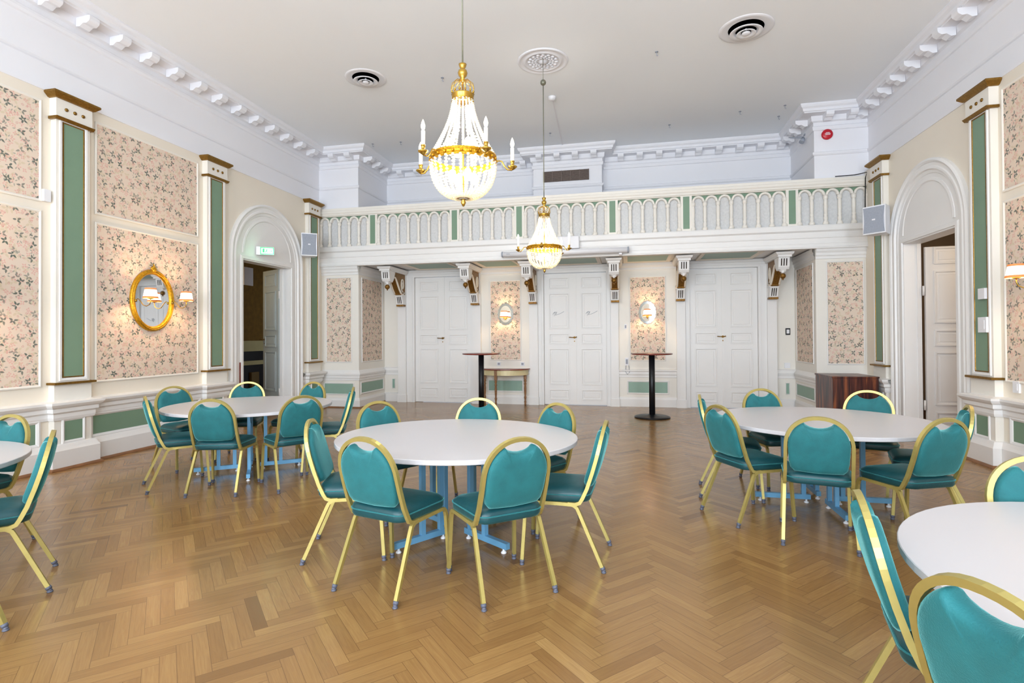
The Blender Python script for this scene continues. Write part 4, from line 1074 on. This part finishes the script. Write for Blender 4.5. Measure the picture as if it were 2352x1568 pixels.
b = MB(); b.box(-.08, -.02, -.01, .05, -.07, .07); b.build('wall_mount', PLASTIC, root)
lamp((-6.0, 8.15, 2.93), 1.0, (.35, 1, .6), .05, 'exit_sign_light')

def plate(M, u, z, w, h, d, name, label, cat, m=PLASTIC, n0=0.0, inner=None):
    b = MB(M); b.box(u-w/2, u+w/2, n0, n0+d, z-h/2, z+h/2); o = tag(b.build(name, m), label, cat)
    if inner:
        b = MB(M); b.box(u-w*.3, u+w*.3, n0+d, n0+d+.004, z-h*.3, z+h*.3); b.build('insert', inner, o)
    return o
plate(MR, 6.93, 1.89, .11, .12, .035, 'thermostat_box', 'tilted white control box on the green pilaster, upper of two', 'control box', n0=.078)
plate(MR, 6.93, 1.545, .14, .17, .03, 'switch_panel', 'white switch panel on the green pilaster, lower of two', 'switch', n0=.078, inner=PLASTIC)
plate(MR, 6.56, .89, .09, .12, .02, 'wall_socket', 'white double socket on the right wall under the wallpaper', 'socket', inner=PLASTIC)
plate(MR, 7.24, 1.325, .05, .06, .03, 'bell_push', 'tiny white button box at the right edge of the right arch', 'button')
plate(ML, 4.67, 3.03, .07, .13, .05, 'sensor_box', 'small white sensor box between the left wallpaper panels and pilaster', 'sensor')
plate(ML, 7.70, .80, .022, .5, .012, 'door_strip', 'thin red brown strip on the left jamb of the left arched doorway', 'strip', m=MAROON, n0=.008)
plate(MY(YB), 3.04, 1.51, .085, .13, .012, 'touch_panel', 'small dark framed control panel right of the right double door', 'control panel', m=BLACK, inner=PLASTIC)
plate(MY(11.27), -.05, 1.635, .05, .10, .02, 'light_switch', 'small white switch left of the right niche wallpaper, the higher fitting', 'switch', inner=GREYMESH)
plate(MY(11.27), -.03, .92, .07, .16, .04, 'cable_box', 'white socket box with hanging cable left of the right bar table', 'socket', inner=GREYMESH)
plate(MY(11.27), -2.73, .861, .08, .08, .02, 'wall_socket', 'white socket above the console table, left of two', 'socket', inner=GREYMESH)
plate(MY(11.27), -2.21, .861, .08, .08, .02, 'wall_socket', 'white socket above the console table, right of two', 'socket', inner=GREYMESH)
plate(MY(YB), 3.02, .85, .10, .10, .03, 'wall_socket', 'white socket low on the wall between the right door and the cabinet', 'socket')
b = MB(MY(11.27)); b.tube([(-.05, .03, .86), (-.06, .04, .72), (-.02, .05, .66), (.02, .04, .70), (.01, .03, .84)], .006, 6)
tag(b.build('hanging_cable', GREYMESH), 'short looped grey cable hanging left of the right bar table', 'cable')

root = thing('spotlight_bracket', 'grey spot lamp on a long wall arm at the right pier', 'spot lamp', (3.17, 10.6, 5.03))
b = MB(); b.tube([(0, 0, 0), (-.28, 0, .01)], .008, 6); b.tube([(0, 0, -.03), (-.26, 0, .0)], .005, 6); b.box(-.02, 0, -.04, .04, -.06, .05); b.build('arm', GREYMESH, root)
b = MB(); b.tube([(-.04, -.02, -.03), (-.08, -.05, -.11)], [.03, .045], 12); b.build('lamp_head', GREYMESH, root)
b = MB(); b.tube([(3.45, 10.02, 4.122), (3.75, 10.02, 4.128), (3.93, 10.02, 4.16), (3.90, 10.0, 4.06), (3.895, 10.0, 3.8), (3.89, 10.0, 3.45)], .008, 6)
tag(b.build('black_cable', BLACK), 'black cable lying on the right end of the balcony rail', 'cable')

# ------------------------------------------------------------------ light
for a, c in WX:
    l = bpy.data.lights.new('window_daylight', 'AREA'); l.shape = 'RECTANGLE'; l.size = c-a; l.size_y = 3.9; l.energy = 430; l.color = (.80, .90, 1)
    o = bpy.data.objects.new('window_daylight', l); C.objects.link(o); o.location = ((a+c)/2, YR-.30, 2.45); o.rotation_euler = (PI/2, 0, 0)
lamp((-8.2, 8.5, 2.6), 22, (1, .75, .4), .15, 'far_room_lamp'); lamp((5.4, 7.6, 2.9), 30, (1, .86, .68), .15, 'far_passage_lamp')
w = bpy.data.worlds.new('World'); sc.world = w; w.use_nodes = True
w.node_tree.nodes['Background'].inputs[0].default_value = (.75, .85, 1, 1); w.node_tree.nodes['Background'].inputs[1].default_value = 1.0

# ------------------------------------------------------------------ camera
yaw, pitch, roll, F = 2.13087785e-01, 9.64538661e-03, -6.50201690e-03, 1232.46
f = Vector((-math.sin(yaw)*math.cos(pitch), math.cos(yaw)*math.cos(pitch), math.sin(pitch)))
rt = Vector((math.cos(yaw), math.sin(yaw), 0)); up = rt.cross(f)
R2 = rt*math.cos(roll)+up*math.sin(roll); U2 = -rt*math.sin(roll)+up*math.cos(roll)
cam = bpy.data.cameras.new('camera'); co = bpy.data.objects.new('camera', cam); C.objects.link(co)
mw = Matrix(((R2.x, U2.x, -f.x, 0), (R2.y, U2.y, -f.y, 0), (R2.z, U2.z, -f.z, 1.45), (0, 0, 0, 1)))
co.matrix_world = mw
cam.sensor_width = 36; cam.lens = F/2352*36; cam.shift_y = -(784-760.44)/2352; cam.clip_end = 60; cam.clip_start = .05
sc.camera = co

sc.view_settings.view_transform = 'Standard'; sc.view_settings.look = 'None'; sc.view_settings.gamma = 1; sc.view_settings.use_curve_mapping = False
sc.view_settings.exposure = 0.0
sc.cycles.use_denoising = True
sc.cycles.use_adaptive_sampling = True; sc.cycles.adaptive_threshold = .07
sc.cycles.max_bounces = 7; sc.cycles.diffuse_bounces = 4; sc.cycles.glossy_bounces = 3; sc.cycles.transmission_bounces = 4
sc.cycles.sample_clamp_indirect = 6
sc.cycles.caustics_reflective = False; sc.cycles.caustics_refractive = False
